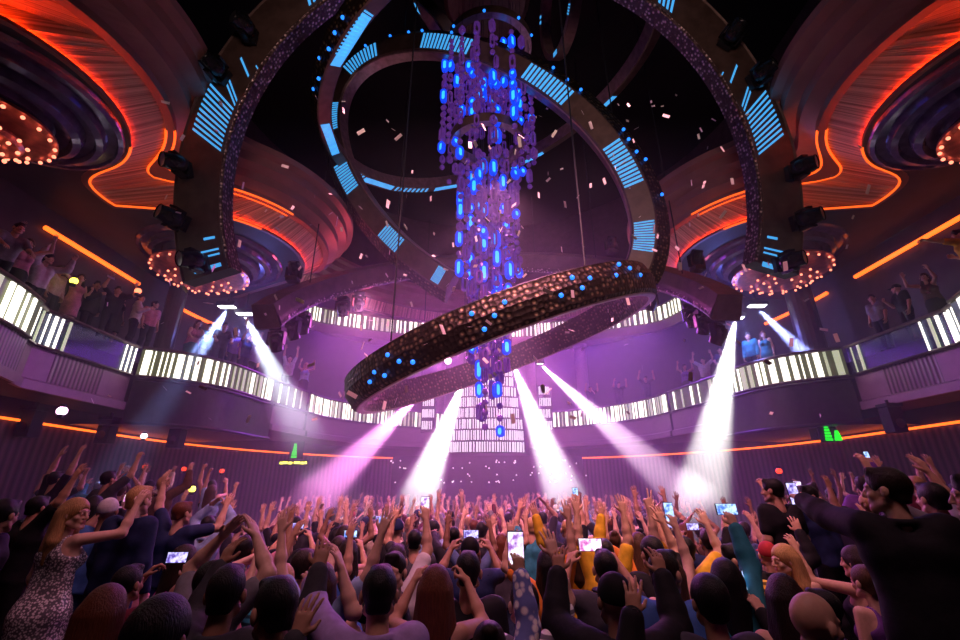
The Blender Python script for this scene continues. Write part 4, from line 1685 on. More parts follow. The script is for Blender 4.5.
def geo(kind, pose, sex):
    key = (kind, pose, sex)
    if key in GEO:
        return GEO[key]
    s = figure(pose, sex)
    lo, hi = s.bounds()
    tint = None
    if kind == 'body':
        F = Field(lo, hi, .0072)
        s.torso(F)
        s.arms(F)
        s.legs(F)
        s.feet(F)
        s.head(F)
        v, q = thin(*F.mesh(), .16)
        tint = np.ones((len(v), 3))
        loc = (v - s.hc) @ s.HR
        for sd in (-1, 1):
            e = np.sqrt(((loc - [sd * .032, .090, .001]) ** 2).sum(1))
            tint[e < .0125] = (1.9, 2.2, 2.6)
            tint[e < .0065] = (.10, .10, .12)
            br = (np.abs(loc[:, 2] - .026) < .006) & (np.abs(loc[:, 0] - sd * .03) < .018) & (loc[:, 1] > .07)
            tint[br] = (.22, .20, .20)
        li = (np.abs(loc[:, 2] + .065) < .012) & (np.abs(loc[:, 0]) < .022) & (loc[:, 1] > .078)
        tint[li] = (.85, .50, .52)
    else:
        h = .0105
        if kind in ('short_hair', 'long_hair', 'bun', 'cap', 'buzz', 'curly_hair'):
            lo, hi = s.hc - V3(.26, .30, .60), s.hc + V3(.26, .26, .26)
            h = .009
        F = Field(lo, hi, h)
        H, HR = s.H, s.HR
        if kind in ('tee', 'long_shirt', 'jacket', 'top', 'dress', 'open_back'):
            g = {'tee': .023, 'long_shirt': .023, 'jacket': .030, 'top': .019, 'dress': .013, 'open_back': .012}[kind]
            s.torso(F, g)
            if kind == 'tee':
                s.arms(F, .020, .68, 0, False)
            elif kind in ('long_shirt', 'jacket'):
                s.arms(F, g + .002, 1.0, .93, False)
                F.torus(s.T((0, -.012, 1.462)), .068, .020, .02, .95)
            if kind == 'dress':
                F.cone(s.T((0, 0, 1.05)), V3(0, -.01, .90), .115, .185, .06)
                F.cone(V3(0, -.01, .90), V3(0, 0, .50), .185, .19, .05)
                F.keep_above(.52)
            elif kind == 'jacket':
                F.cone(V3(-.07, 0, .98), V3(-.09, 0, .78), .13, .135, .05)
                F.cone(V3(.07, 0, .98), V3(.09, 0, .78), .13, .135, .05)
                F.keep_above(.78)
            else:
                F.keep_above(.90 if kind != 'top' else .94)
            F.ell(s.T((0, .075, 1.50)), (.075, .085, .075) if kind not in ('top', 'dress') else (.085, .10, .10), .01, cut=True)
            if kind in ('top', 'dress'):
                for sd in (-1, 1):
                    F.ell(s.T((sd * (s.sw + .015), 0, 1.43)), (.085, .14, .12), .01, cut=True)
        elif kind in ('trousers', 'shorts', 'skirt'):
            for sd in (-1, 1):
                F.cone(V3(sd * .084, -.01, .93), V3(sd * .066, 0, 1.0), .110, .102, .03)
            if kind == 'skirt':
                F.cone(V3(0, 0, .98), V3(0, -.01, .88), .14, .185, .04)
                F.cone(V3(0, -.01, .88), V3(0, 0, .54), .185, .20, .04)
                F.keep_above(.56)
            else:
                s.legs(F, .017, 1.0 if kind == 'trousers' else .45)
                F.keep_above(.06 if kind == 'trousers' else .52)
            F.keep_below(1.005)
        elif kind == 'shoes':
            s.feet(F, .010)
            F.keep_above(.0)
            F.keep_below(.12)
        else:
            gb = .022 if kind == 'curly_hair' else (.006 if kind == 'buzz' else (.010 if kind == 'short_hair' else .014))
            F.ell(H(0, -.020, .034), (.076 + gb * .75, .096 + gb, .090 + gb), 0, HR)
            if kind in ('short_hair', 'buzz', 'curly_hair', 'bun'):
                F.cone(H(-.03, -.072, -.050), H(.03, -.072, -.050), .026, .026, .03)
                if kind == 'short_hair':
                    F.cone(H(-.03, .050, .106), H(.035, .052, .106), .022, .018, .03)
            if kind in ('long_hair',):
                for sd in (-1, 1):
                    F.cone(H(sd * .06, -.035, .02), H(sd * .085, -.045, -.20), .040, .044, .03)
                    F.cone(H(sd * .085, -.045, -.20), H(sd * .075, -.075, -.36), .044, .022, .03)
                    F.cone(H(sd * .04, -.075, .0), H(sd * .04, -.115, -.26), .055, .05, .03)
                F.cone(H(0, -.08, 0), H(0, -.125, -.28), .06, .055, .03)
                F.cone(H(0, -.125, -.28), H(.01, -.12, -.42), .055, .02, .03)
            if kind == 'bun':
                F.ell(H(0, -.085, .115), (.045, .045, .04), .015, HR)
            F.ell(H(0, .098, -.035), (.066, .062, .088), .012, HR, cut=True)
            for sd in (-1, 1):
                if kind in ('short_hair', 'buzz', 'curly_hair', 'bun'):
                    F.ell(H(sd * .095, .006, -.025), (.034, .042, .05), .008, HR, cut=True)
            if kind == 'buzz' or kind == 'short_hair':
                F.ell(H(0, .0, -.14), (.13, .15, .078), .025, HR, cut=True)
            if kind == 'cap':
                F.ell(H(0, 0, -.10), (.2, .2, .115), .004, HR, cut=True)
                F.ell(H(0, .115, .025), (.07, .085, .012), .01, HR)
        v, q = thin(*F.mesh(), .25)
    GEO[key] = (v, q, tint)
    return GEO[key]


def figmesh(kind, pose, sex, m, mirror):
    key = (kind, pose, sex, m.name, mirror)
    if key not in MESHES:
        v, q, t = geo(kind, pose, sex)
        MESHES[key] = to_mesh(kind, v, q, m, t, mirror)
    return MESHES[key]


PART_NAME = {'tee': 'shirt', 'long_shirt': 'shirt', 'jacket': 'jacket', 'top': 'top', 'dress': 'dress', 'trousers': 'trousers', 'shorts': 'shorts', 'skirt': 'skirt',
             'shoes': 'shoes', 'short_hair': 'hair', 'buzz': 'hair', 'curly_hair': 'hair', 'long_hair': 'hair', 'bun': 'hair', 'cap': 'cap'}
SKINS = [(.60, .36, .25), (.52, .29, .19), (.66, .42, .31), (.36, .19, .12), (.24, .12, .075), (.58, .33, .21)]
COLS = {'black': (.012, .012, .016), 'charcoal': (.045, .045, .055), 'navy': (.015, .025, .085), 'grey': (.20, .20, .23), 'white': (.62, .60, .62), 'purple': (.16, .06, .30),
        'teal': (.03, .22, .27), 'blue': (.06, .16, .46), 'pale blue': (.28, .40, .62), 'red': (.40, .03, .04), 'yellow': (.72, .45, .03), 'orange': (.68, .22, .03), 'pink': (.58, .24, .34),
        'maroon': (.14, .02, .04), 'olive': (.12, .12, .05), 'magenta': (.42, .04, .32), 'cream': (.60, .50, .38), 'denim': (.07, .11, .22), 'lilac': (.38, .28, .58), 'brown': (.10, .05, .03), 'beige': (.42, .32, .24)}
HAIRC = {'black': (.005, .005, .006), 'dark brown': (.018, .010, .007), 'brown': (.075, .038, .020), 'blond': (.50, .30, .12), 'auburn': (.12, .035, .016), 'grey': (.22, .21, .21)}
HAIRW = {'short_hair': 'short {c} hair', 'buzz': 'cropped {c} hair', 'curly_hair': 'full {c} curls', 'long_hair': 'long {c} hair', 'bun': '{c} hair in a bun', 'cap': 'a {c} cap', None: 'a bald head'}
GARW = {'tee': 't-shirt', 'long_shirt': 'long-sleeved shirt', 'jacket': 'jacket', 'top': 'sleeveless top', 'dress': 'sleeveless dress'}
POSEW = {'hands_up': 'both arms straight up', 'hands_wide': 'both arms up wide', 'hands_bent': 'elbows out and hands raised', 'half_up': 'forearms raised', 'one_up': 'one arm straight up',
         'one_wide': 'one arm thrown up', 'fist': 'a fist raised', 'clap': 'hands clasped overhead', 'phone_two': 'holding a phone up two-handed', 'phone_one': 'holding a phone high', 'relaxed': 'arms down',
         'drink': 'holding a drink', 'lean': 'leaning on the rail', 'point': 'arm stretched sideways', 'peace': 'two fingers raised', 'side': 'head turned sideways', 'reach': 'arm reaching forward', 'suit': 'arm stretched out', 'profile': 'seen in profile',
         'look': 'looking aside', 'mixed': 'one arm up, one bent', 'low_up': 'one hand raised to head height', 'mid_up': 'hands up at uneven heights', 'mid_wide': 'both hands lifted', 'back': 'seen from behind', 'blur': 'one hand raised'}
PEOPLE, FOLK, HELD = [], [], []


def person(x, y, z, pose, sex='m', garment=('tee', 'black'), lower=('trousers', 'black'), hair=('short_hair', 'black'), skin=0, rz=0.0, sc=1.0, mirror=False, label='', group=None, pat=None, full=True):
    o = bpy.data.objects.new('person', figmesh('body', pose, sex, M['skin'], mirror))
    COL.objects.link(o)
    o.location = (x, y, z)
    o.rotation_euler = (0, 0, R(rz))
    o.scale = (sc, sc, sc)
    o.color = (*SKINS[skin % len(SKINS)], 1)
    tag(o, label, 'person', group)

    def child(kind, m, c):
        k = bpy.data.objects.new(PART_NAME[kind], figmesh(kind, pose, sex, m, mirror))
        COL.objects.link(k)
        k.parent = o
        k.color = (*c, 1)
    if hair[0]:
        child(hair[0], M['cloth'] if hair[0] == 'cap' else M['hair'], HAIRC.get(hair[1]) or COLS[hair[1]])
    child(garment[0], M[pat] if pat else M['cloth'], COLS[garment[1]])
    if garment[0] != 'dress':
        child(lower[0], M['denim'] if lower[1] == 'denim' else M['cloth'], COLS[lower[1]])
    if full:
        child('shoes', M['shoe'], (.02, .02, .02))
    PEOPLE.append((x, y))
    FOLK.append(o)
    return o


def grip(o, pose, sex, mirror, sd=1, two=False):
    """world position and hand direction of a holding hand"""
    s = figure(pose, sex)
    if two:
        a, b = s.arm[1], s.arm[-1]
        p = (a[2] + b[2]) / 2 + unit(a[3] + b[3]) * .10 + V3(0, .03, 0)
        d = V3(0, .1, 1)
    else:
        sh, el, wr, d, n, *_ = s.arm[sd]
        n = unit(n - d * (n @ d))
        p = wr + d * .085 + n * .032
    if mirror:
        p, d = p * [-1, 1, 1], d * [-1, 1, 1]
    mw = Matrix.Translation(o.location) @ o.rotation_euler.to_matrix().to_4x4() @ Matrix.Scale(o.scale.x, 4)
    return mw @ Vector(p), mw.to_3x3() @ Vector(d)


def screen_mat(i):
    cols = [((.9, .8, 1), (.25, .08, .4)), ((.5, .7, 1), (.05, .15, .6)), ((1, .9, .95), (.5, .1, .4)), ((.6, .55, 1), (.08, .04, .3))][i % 4]
    m = bpy.data.materials.new('phone_screen')
    m.use_nodes = True
    nt = m.node_tree
    b = nt.nodes['Principled BSDF']
    b.inputs['Base Color'].default_value = (.02, .02, .02, 1)
    tc = nt.nodes.new('ShaderNodeTexCoord')
    t = nt.nodes.new('ShaderNodeTexNoise')
    t.inputs['Scale'].default_value = 28
    t.inputs['Detail'].default_value = 3
    nt.links.new(tc.outputs['Object'], t.inputs['Vector'])
    rp = nt.nodes.new('ShaderNodeValToRGB')
    rp.color_ramp.elements[0].position = .40
    rp.color_ramp.elements[1].position = .58
    rp.color_ramp.elements[0].color = (*cols[1], 1)
    rp.color_ramp.elements[1].color = (*cols[0], 1)
    nt.links.new(t.outputs['Fac'], rp.inputs['Fac'])
    nt.links.new(rp.outputs['Color'], b.inputs['Emission Color'])
    b.inputs['Emission Strength'].default_value = 1.7
    m.cycles.emission_sampling = 'NONE'
    return m


SCR = [screen_mat(i) for i in range(4)]


def phone(p, label, land=False, tilt=8, yaw=0, i=0, sc=1.0):
    """a phone whose lit screen faces back towards its holder (-y)"""
    t = empty('phone', p, label, 'phone')
    w, h = (.155, .076) if land else (.076, .155)
    b = MB()
    b.box((0, 0, 0), (w, .009, h))
    b.box((w * .3, .006, h * .34), (.018, .006, .022))
    ob = b.build('body', M['phone_body'], t)
    bv = ob.modifiers.new('bevel', 'BEVEL')
    bv.width = .003
    bv.segments = 2
    b = MB()
    b.box((0, -.0052, 0), (w * .92, .001, h * .92))
    b.build('screen', SCR[i % 4], t)
    t.rotation_euler = (R(-tilt), 0, R(yaw))
    t.scale = (sc, sc, sc)
    return t
# ================================================================== THE CROWD
prng = random.Random(77)


def xz(u, y, zh):
    zc = y * CP + (zh - CAMZ) * SP
    return (u - 480) / FPX * zc


def hero(u, y, pose, label, sex='m', g=('tee', 'black'), low=('trousers', 'black'), hair=('short_hair', 'black'), skin=0, rz=0, sc=1.0, mirror=False, pat=None, z=None, group=None):
    x = xz(u, y, 1.62 * sc + (z or 0))
    fz = floor_z(x, y) if z is None else z
    x = xz(u, y, 1.62 * sc + fz)
    return person(x, y, fz, pose, sex, g, low, hair, skin, rz, sc, mirror, label, group, pat)


# ---- the people one can pick out, nearest first
h1 = hero(160, 1.75, 'back', 'person seen only as a big dark head of black curls at the bottom edge', hair=('curly_hair', 'black'), g=('tee', 'black'), skin=4)
h2 = hero(222, 2.4, 'half_up', 'person with short dark hair at the bottom edge, right of the big curly head', g=('long_shirt', 'charcoal'), skin=3, rz=-10)
h3 = hero(342, 2.3, 'look', 'dark-haired man in black, right ear showing, large at the bottom left of centre', g=('tee', 'black'), skin=1, rz=-15, mirror=True)
hero(384, 2.45, 'reach', 'person in lilac long sleeves with one elbow bent, right of the big dark-haired man', g=('long_shirt', 'lilac'), skin=5, rz=25, mirror=True)
hero(100, 2.35, 'back', 'woman with long wavy brown hair and thin black straps at the bottom left', 'f', ('top', 'black'), ('skirt', 'black'), ('long_hair', 'auburn'), 0, 15, .96)
hero(206, 2.85, 'clap', 'man with swept black hair and clasped pale hands overhead, in grey t-shirt, front left', g=('tee', 'grey'), hair=('short_hair', 'black'), skin=2, rz=-20, sc=.98)
hero(318, 1.75, 'low_up', 'person in dark sleeves at the bottom edge raising one hand, left foreground', g=('long_shirt', 'charcoal'), hair=('buzz', 'black'), skin=1, sc=.85, rz=-4, mirror=True)
hero(430, 2.7, 'phone_two', 'woman with auburn hair, arms forming a peak as she films, left of centre', 'f', ('top', 'black'), ('skirt', 'black'), ('long_hair', 'auburn'), 1, 0, .97)
p7 = hero(456, 3.1, 'back', 'man in plain black shirt with short black hair, front centre', g=('tee', 'black'), skin=1, sc=.98)
p8 = hero(487, 2.5, 'phone_one', 'person in floral dress with dark hair pinned up, arm raised with the big phone', 'f', ('long_shirt', 'white'), ('skirt', 'blue'), ('bun', 'dark brown'), 1, 0, .88, pat='floral')
hero(548, 2.6, 'low_up', 'man in black and white striped t-shirt, one hand raised, front right of centre', 'm', ('tee', 'white'), ('trousers', 'denim'), ('short_hair', 'dark brown'), 2, 5, .93, pat='stripe', mirror=False)
hero(586, 2.6, 'half_up', 'person in black jacket and dark cap between the striped t-shirt and the raised cuff', g=('jacket', 'black'), hair=('cap', 'black'), skin=3, sc=.97, rz=-10)
h11 = hero(716, 2.0, 'low_up', 'bald man in dark suit jacket at bottom edge, raised hand with watch, white cuff', g=('jacket', 'black'), hair=(None, ''), skin=1, sc=.86, mirror=True, rz=-4)
hero(688, 2.85, 'relaxed', 'man in royal blue shirt with short dark hair and grey temples, lower right', g=('long_shirt', 'blue'), hair=('short_hair', 'dark brown'), skin=0, rz=-20, mirror=True)
hero(712, 2.6, 'back', 'person with round black hair beside the royal blue shirt', g=('tee', 'charcoal'), hair=('curly_hair', 'black'), skin=1, sc=.96)
hero(757, 2.35, 'look', 'bald man in navy jacket at the lower right, shiny head turned aside', g=('jacket', 'navy'), hair=(None, ''), skin=0, rz=-15, sc=.97)
hero(785, 2.75, 'back', 'woman with sleek dark brown hair behind the bald man in navy', 'f', ('top', 'maroon'), ('skirt', 'black'), ('long_hair', 'dark brown'), 0, -20, .95)
p16 = hero(822, 3.0, 'phone_two', 'man in black shirt bent over a glowing phone, lower right, dark quiff', g=('long_shirt', 'black'), hair=('short_hair', 'black'), skin=0, rz=60, sc=.88, z=0)
hero(800, 4.1, 'look', 'blond woman in pink top facing the camera, right', 'f', ('top', 'pink'), ('skirt', 'black'), ('long_hair', 'blond'), 2, 150, .95, z=0)
hero(757, 4.2, 'look', 'dark-haired man in yellow striped shirt looking back toward the camera, right', 'm', ('tee', 'yellow'), ('trousers', 'navy'), ('short_hair', 'black'), 0, 120, .96, pat='stripe', z=0)
p19 = hero(733, 3.2, 'phone_one', 'person in teal long sleeves stretching up a phone, right of centre', 'f', ('long_shirt', 'teal'), ('trousers', 'black'), ('long_hair', 'black'), 0, -10, .96)
p20 = hero(884, 2.75, 'suit', 'tall man in black suit standing on the right terrace, arm out with phone', g=('jacket', 'black'), hair=('short_hair', 'dark brown'), skin=0, rz=-24, sc=1.0)
hero(936, 4.2, 'relaxed', 'bald man in black t-shirt on the right terrace behind the suit', g=('tee', 'black'), hair=(None, ''), skin=1, rz=40, sc=1.0)
hero(965, 2.7, 'relaxed', 'person in black t-shirt cut off by the right edge', g=('tee', 'black'), hair=('short_hair', 'black'), skin=1, rz=20, sc=.98)
hero(829, 4.0, 'one_wide', 'woman with one bare arm up, left of the black suit', 'f', ('top', 'charcoal'), ('skirt', 'black'), ('long_hair', 'dark brown'), 0, 20, .95)
hero(845, 3.9, 'back', 'person in violet dress behind the black suit', 'f', ('dress', 'purple'), ('skirt', 'black'), ('bun', 'brown'), 2, 10, .9)
hero(791, 6.3, 'fist', 'man in black t-shirt on the right with a fist raised, in profile', g=('tee', 'charcoal'), skin=0, rz=40)
hero(815, 5.6, 'profile', 'man in dark shirt leaning aside on the right terrace below the drum', g=('tee', 'navy'), skin=1, rz=20, mirror=True)
hero(775, 5.4, 'relaxed', 'broad man in black t-shirt seen from behind, right, below the drum', g=('tee', 'black'), skin=1, rz=10, sc=1.04)
hero(940, 3.7, 'hands_bent', 'person behind the suit at the right edge with bare arms raised', g=('tee', 'grey'), skin=0, rz=15)
hero(131, 4.5, 'back', 'broad fair-haired man in dark navy shirt and jeans, back turned, left', g=('long_shirt', 'navy'), low=('trousers', 'denim'), hair=('short_hair', 'blond'), skin=2, rz=-10, sc=1.06)
hero(66, 4.1, 'side', 'blond woman in silver sequinned dress in profile, left', 'f', ('dress', 'white'), ('skirt', 'white'), ('long_hair', 'blond'), 2, -15, 1.0, True, pat='sequin')
hero(206, 6.9, 'clap', 'man in pale blue shirt with clasped hands overhead, left', g=('long_shirt', 'pale blue'), skin=1, rz=-10, z=0)
hero(170, 4.0, 'reach', 'woman in magenta top reaching forward, right of the broad man at left', 'f', ('top', 'magenta'), ('skirt', 'purple'), ('long_hair', 'dark brown'), 2, -40, .93, z=.05)
hero(160, 6.8, 'one_up', 'woman in pale pink dress high on the left terrace, one arm up', 'f', ('dress', 'pink'), ('skirt', 'pink'), ('long_hair', 'brown'), 2, -15, .98)
hero(35, 5.4, 'one_wide', 'person in black at the left edge with one arm thrown up', g=('tee', 'black'), skin=5, rz=-20)
hero(92, 5.6, 'relaxed', 'dark-haired woman behind the silver dress, left', 'f', ('top', 'black'), ('skirt', 'black'), ('long_hair', 'black'), 1, -20)
hero(5, 3.9, 'look', 'person cut off by the left edge beside the silver dress', g=('tee', 'black'), skin=0, rz=-60, mirror=True)
hero(108, 7.2, 'phone_one', 'person in charcoal holding up a phone on the left terrace', g=('tee', 'charcoal'), skin=1, rz=-20)
hero(55, 7.4, 'hands_up', 'person in black with both arms up, upper left terrace', g=('tee', 'black'), skin=0, rz=-20)
hero(385, 3.4, 'side', 'person in black with pale face turned aside below raised hands, left of centre', g=('tee', 'black'), skin=2, rz=100, sc=.97)
hero(300, 3.9, 'hands_bent', 'woman in magenta top with curly dark hair, left of centre', 'f', ('top', 'magenta'), ('skirt', 'black'), ('curly_hair', 'dark brown'), 1, -20, .94)
hero(283, 3.5, 'half_up', 'fair-haired person in teal striped t-shirt, left of centre', 'm', ('tee', 'teal'), ('trousers', 'black'), ('short_hair', 'blond'), 2, 10, .92, pat='stripe')
hero(330, 3.2, 'hands_wide', 'person in pale blue t-shirt with both hands up, left of centre', 'f', ('tee', 'pale blue'), ('trousers', 'denim'), ('long_hair', 'brown'), 2, -8, .95)
hero(605, 4.6, 'hands_up', 'man in t-shirt painted with yellow light, both arms straight up, right of centre', 'm', ('tee', 'yellow'), ('trousers', 'black'), ('short_hair', 'black'), 0, 0, .95)  # yellow light on these dancers put into the shirt colour
hero(573, 5.0, 'hands_wide', 'person in long sleeves painted with yellow light, arms up wide, centre right', 'f', ('long_shirt', 'yellow'), ('trousers', 'black'), ('long_hair', 'dark brown'), 1, 5, .95)
hero(640, 5.3, 'hands_bent', 'woman in t-shirt painted with warm light, elbows out, right of centre', 'f', ('tee', 'orange'), ('trousers', 'black'), ('long_hair', 'brown'), 1, 0, .95)  # orange cloth stands in for the same yellow light
hero(548, 4.0, 'mixed', 'person in top painted with warm light, both hands lifted, just right of centre', 'f', ('tee', 'orange'), ('trousers', 'black'), ('long_hair', 'black'), 0, 0, .94)
hero(705, 4.4, 'peace', 'person in yellow t-shirt raising two fingers, right of centre', 'm', ('tee', 'yellow'), ('trousers', 'black'), ('short_hair', 'black'), 2, 0, .97, mirror=True)

p22 = hero(606, 3.5, 'phone_two', 'person in charcoal filming with a wide glowing phone, right of centre', 'm', ('tee', 'charcoal'), ('trousers', 'black'), ('short_hair', 'black'), 1, 0, .97)
p23 = hero(676, 3.6, 'phone_one', 'person in grey top holding an upright lit phone, right', 'f', ('top', 'grey'), ('skirt', 'black'), ('long_hair', 'brown'), 2, 0, .94)
p24 = hero(396, 4.0, 'phone_one', 'person in white t-shirt holding up a lit phone, left of centre', 'm', ('tee', 'white'), ('trousers', 'black'), ('short_hair', 'dark brown'), 0, 0, .96)
p25 = hero(470, 4.4, 'phone_two', 'person in navy filming two-handed at centre', 'm', ('tee', 'navy'), ('trousers', 'black'), ('cap', 'black'), 3, 0, .97)
# wrist watch and white cuff on the raised arm of the bald man in the suit
_f = figure('low_up', 'm')
_sh, _el, _wr, _d, *_ = _f.arm[1]
for nm, m_, t0, t1, r in (('cuff', M['white_cuff'], .88, 1.0, .040), ('watch', M['steel'], 1.02, 1.08, .033)):
    a, b = _el + (_wr - _el) * t0, _el + (_wr - _el) * t1
    mb = MB()
    mb.tube([Vector(a * [-1, 1, 1]), Vector(b * [-1, 1, 1])], r, 14)
    if nm == 'watch':
        c = Vector(((a + b) / 2) * [-1, 1, 1])
        mb.tube([c + Vector((0, -r * .7, 0)), c + Vector((0, -r * 1.35, 0))], .022, 12)
    ob = mb.build(nm, m_, h11)

# ---- rows of dancers
ROWW = ['second', 'third', 'fourth', 'fifth', 'sixth', 'seventh', 'eighth', 'ninth', 'tenth', 'eleventh', 'twelfth']
used = {o['label'] for o in bpy.data.objects if o.get('label')}
AUTO = ['hands_bent', 'half_up', 'one_wide', 'fist', 'clap', 'phone_two', 'phone_one', 'peace', 'hands_bent', 'half_up', 'mid_up', 'mid_wide', 'mid_up', 'low_up', 'mid_wide', 'low_up', 'phone_two', 'reach', 'half_up', 'hands_up']
CW = ['black'] * 6 + ['charcoal'] * 3 + ['navy'] * 2 + ['grey', 'white', 'purple', 'teal', 'blue', 'pale blue', 'maroon', 'pink', 'cream', 'lilac', 'denim', 'brown']


def zone(u):
    for lim, w in ((110, 'by the left edge'), (230, 'far left'), (340, 'left'), (440, 'left of centre'), (530, 'centre'), (630, 'right of centre'), (740, 'right'), (860, 'far right'), (2000, 'by the right edge')):
        if u < lim:
            return w


def rand_look():
    f = prng.random() < .42
    g = prng.choice(['top', 'top', 'top', 'dress', 'tee']) if f else prng.choice(['tee', 'tee', 'tee', 'tee', 'tee', 'long_shirt'])
    hk = prng.choice(['long_hair', 'long_hair', 'long_hair', 'bun', 'curly_hair']) if f else prng.choice(['short_hair', 'short_hair', 'short_hair', 'buzz', 'curly_hair', 'cap'])
    hc = prng.choice(['black', 'black', 'dark brown', 'dark brown', 'brown', 'auburn', 'blond'] if hk != 'cap' else ['black', 'navy', 'red', 'white'])
    return ('f' if f else 'm'), g, prng.choice(CW), hk, hc


ROWS = [(3.55, .62), (4.15, .62), (4.8, .64), (5.45, .66), (6.15, .68), (6.9, .70), (7.7, .72), (8.5, .74), (9.4, .78)]
for ri_, (ry, sp) in enumerate(ROWS):
    half = (ry * CP - .3) * 495 / FPX
    half = min(half, 10.2)
    n = int(2 * half / sp)
    for i in range(n):
        x = -half + sp * (i + .5 + .5 * (ri_ % 2)) + prng.uniform(-.10, .10)
        y = ry + prng.uniform(-.17, .17)
        fz = floor_z(x, y)
        if prng.random() < (.12 if abs(x) < 4 else .30):
            continue
        if any(math.hypot(x - a, y - b) < .50 for a, b in PEOPLE):
            continue
        if any(abs(x - e) < .3 for t_ in TERR for e in (t_[0], t_[1]) if t_[2] - .3 < y < t_[3] + .3) or any(abs(y - e) < .25 for t_ in TERR for e in (t_[2], t_[3]) if t_[0] - .3 < x < t_[1] + .3):
            continue
        u, v = pix((x, y, fz + 1.62))
        if not -12 < u < 972:
            continue
        for _ in range(60):
            sex, gk, gc, hk, hc = rand_look()
            pose = prng.choice(AUTO) if abs(x) < 5 else prng.choice(AUTO + ['relaxed', 'drink', 'relaxed', 'point', 'side', 'profile'])
            lab = '%s in %s %s, %s, %s, %s row %s' % ('woman' if sex == 'f' else 'man', gc, GARW[gk], HAIRW[hk].format(c=hc), POSEW[pose], ROWW[ri_], zone(u))
            if len(lab.split()) > 16:
                lab = '%s in %s %s, %s, %s row %s' % ('woman' if sex == 'f' else 'man', gc, GARW[gk], POSEW[pose], ROWW[ri_], zone(u))
            if lab not in used and len(lab.split()) <= 16:
                break
        used.add(lab)
        low = ('trousers', prng.choice(['black', 'denim', 'charcoal'])) if sex == 'm' or gk in ('tee', 'long_shirt') else ('skirt', prng.choice(['black', gc]))
        mir = prng.random() < .5
        sc_ = prng.uniform(.92, 1.0) * (.96 if sex == 'f' else 1)
        o = person(x, y, fz, pose, sex, (gk, gc), low, (hk, hc), prng.randrange(6), prng.uniform(-22, 22) - 12 * x / 5, sc_, mir, lab, 'dancers on the floor')
        if pose in ('phone_one', 'phone_two') and ri_ < 7:
            gp, _d = grip(o, pose, sex, mir, 1, pose == 'phone_two')
            ph_ = phone(gp + Vector((0, 0, .045)), 'lit phone held up by the %s in %s, %s row %s' % ('woman' if sex == 'f' else 'man', gc, ROWW[ri_], zone(u)), pose == 'phone_two', 8, prng.uniform(-12, 12), prng.randrange(4))
            HELD.append((o, ph_))

# distant packed dancers below the stage wall
for ry in (10.3, 11.2, 12.1, 13.1, 14.2, 15.4, 16.6, 17.8):
    hw = min(6.2, 3.5 + ry * .22)
    n = int(2 * hw / .95)
    for i in range(n):
        x = CX - hw + 2 * hw * (i + .5) / n + prng.uniform(-.25, .25)
        y = ry + prng.uniform(-.3, .3)
        if floor_z(x, y) > 0 or floor_z(x - .4, y) > 0 or floor_z(x + .4, y) > 0:
            continue
        sex, gk, gc, hk, hc = rand_look()
        person(x, y, 0, prng.choice(['mid_up', 'mid_wide', 'hands_bent', 'half_up', 'low_up', 'mid_wide', 'mid_up', 'hands_wide']), sex, (gk, gc), ('trousers', 'black'), (hk, hc), prng.randrange(6), prng.uniform(-25, 25), prng.uniform(.88, .98), prng.random() < .5,
               'distant dancer with raised hands in the packed crowd before the stage', 'distant dancers before the stage', full=False)

# ---- phones of the people one can pick out
def hp(o, pose, sex, mir, label, land=False, two=False, sd=1, i=0, sc=1.0, yaw=0):
    gp, d = grip(o, pose, sex, mir, sd, two)
    HELD.append((o, phone(gp + Vector((0, 0, .04)), label, land, 8, yaw, i, sc)))


hp(p8, 'phone_one', 'f', False, 'large lit phone held upright at front centre, filming the stage', i=0, sc=1.15)
hp(p19, 'phone_one', 'f', False, 'phone at the end of the teal sleeve, right of centre', i=1, land=True)
hp(p16, 'phone_two', 'm', False, 'glowing phone in the hands of the bent man in black, lower right', i=1, two=True, yaw=60)
hp(p20, 'suit', 'm', False, 'small dark phone in the outstretched hand of the man in black suit', sd=-1, i=3)

hp(p22, 'phone_two', 'm', False, 'wide glowing phone held level above the crowd, right of centre', True, True, i=2, sc=1.25)
hp(p23, 'phone_one', 'f', False, 'upright lit phone with pale screen, right, above grey top', i=1)
hp(p24, 'phone_one', 'm', False, 'upright lit phone held by the white t-shirt, left of centre', i=0)
hp(p25, 'phone_two', 'm', False, 'level lit phone over the capped person at centre', True, True, i=3)

# ---- people on the balconies
for sgn in (-1, 1):
    mb = MB()
    ys = np.linspace(8.7, 12.9, 20)
    q0, q1 = side_path([(10.42, y) for y in ys], sgn), side_path([(11.45, y) for y in ys], sgn)
    mb.band(q0, 5.86, q1, 5.86)
    mb.strip(q0, 5.45, 5.86)
    tag(mb.build('floor_balcony_step', M['floor']), kind='structure')


def balc(u, y, z, pose, label, sex='m', g=('tee', 'black'), low=('trousers', 'black'), hair=('short_hair', 'black'), skin=0, rz=0, sc=1.0, mirror=False):
    x = xz(u, y, z + 1.62 * sc)
    return person(x, y, z, pose, sex, g, low, hair, skin, rz, sc, mirror, label, 'people on the balconies')


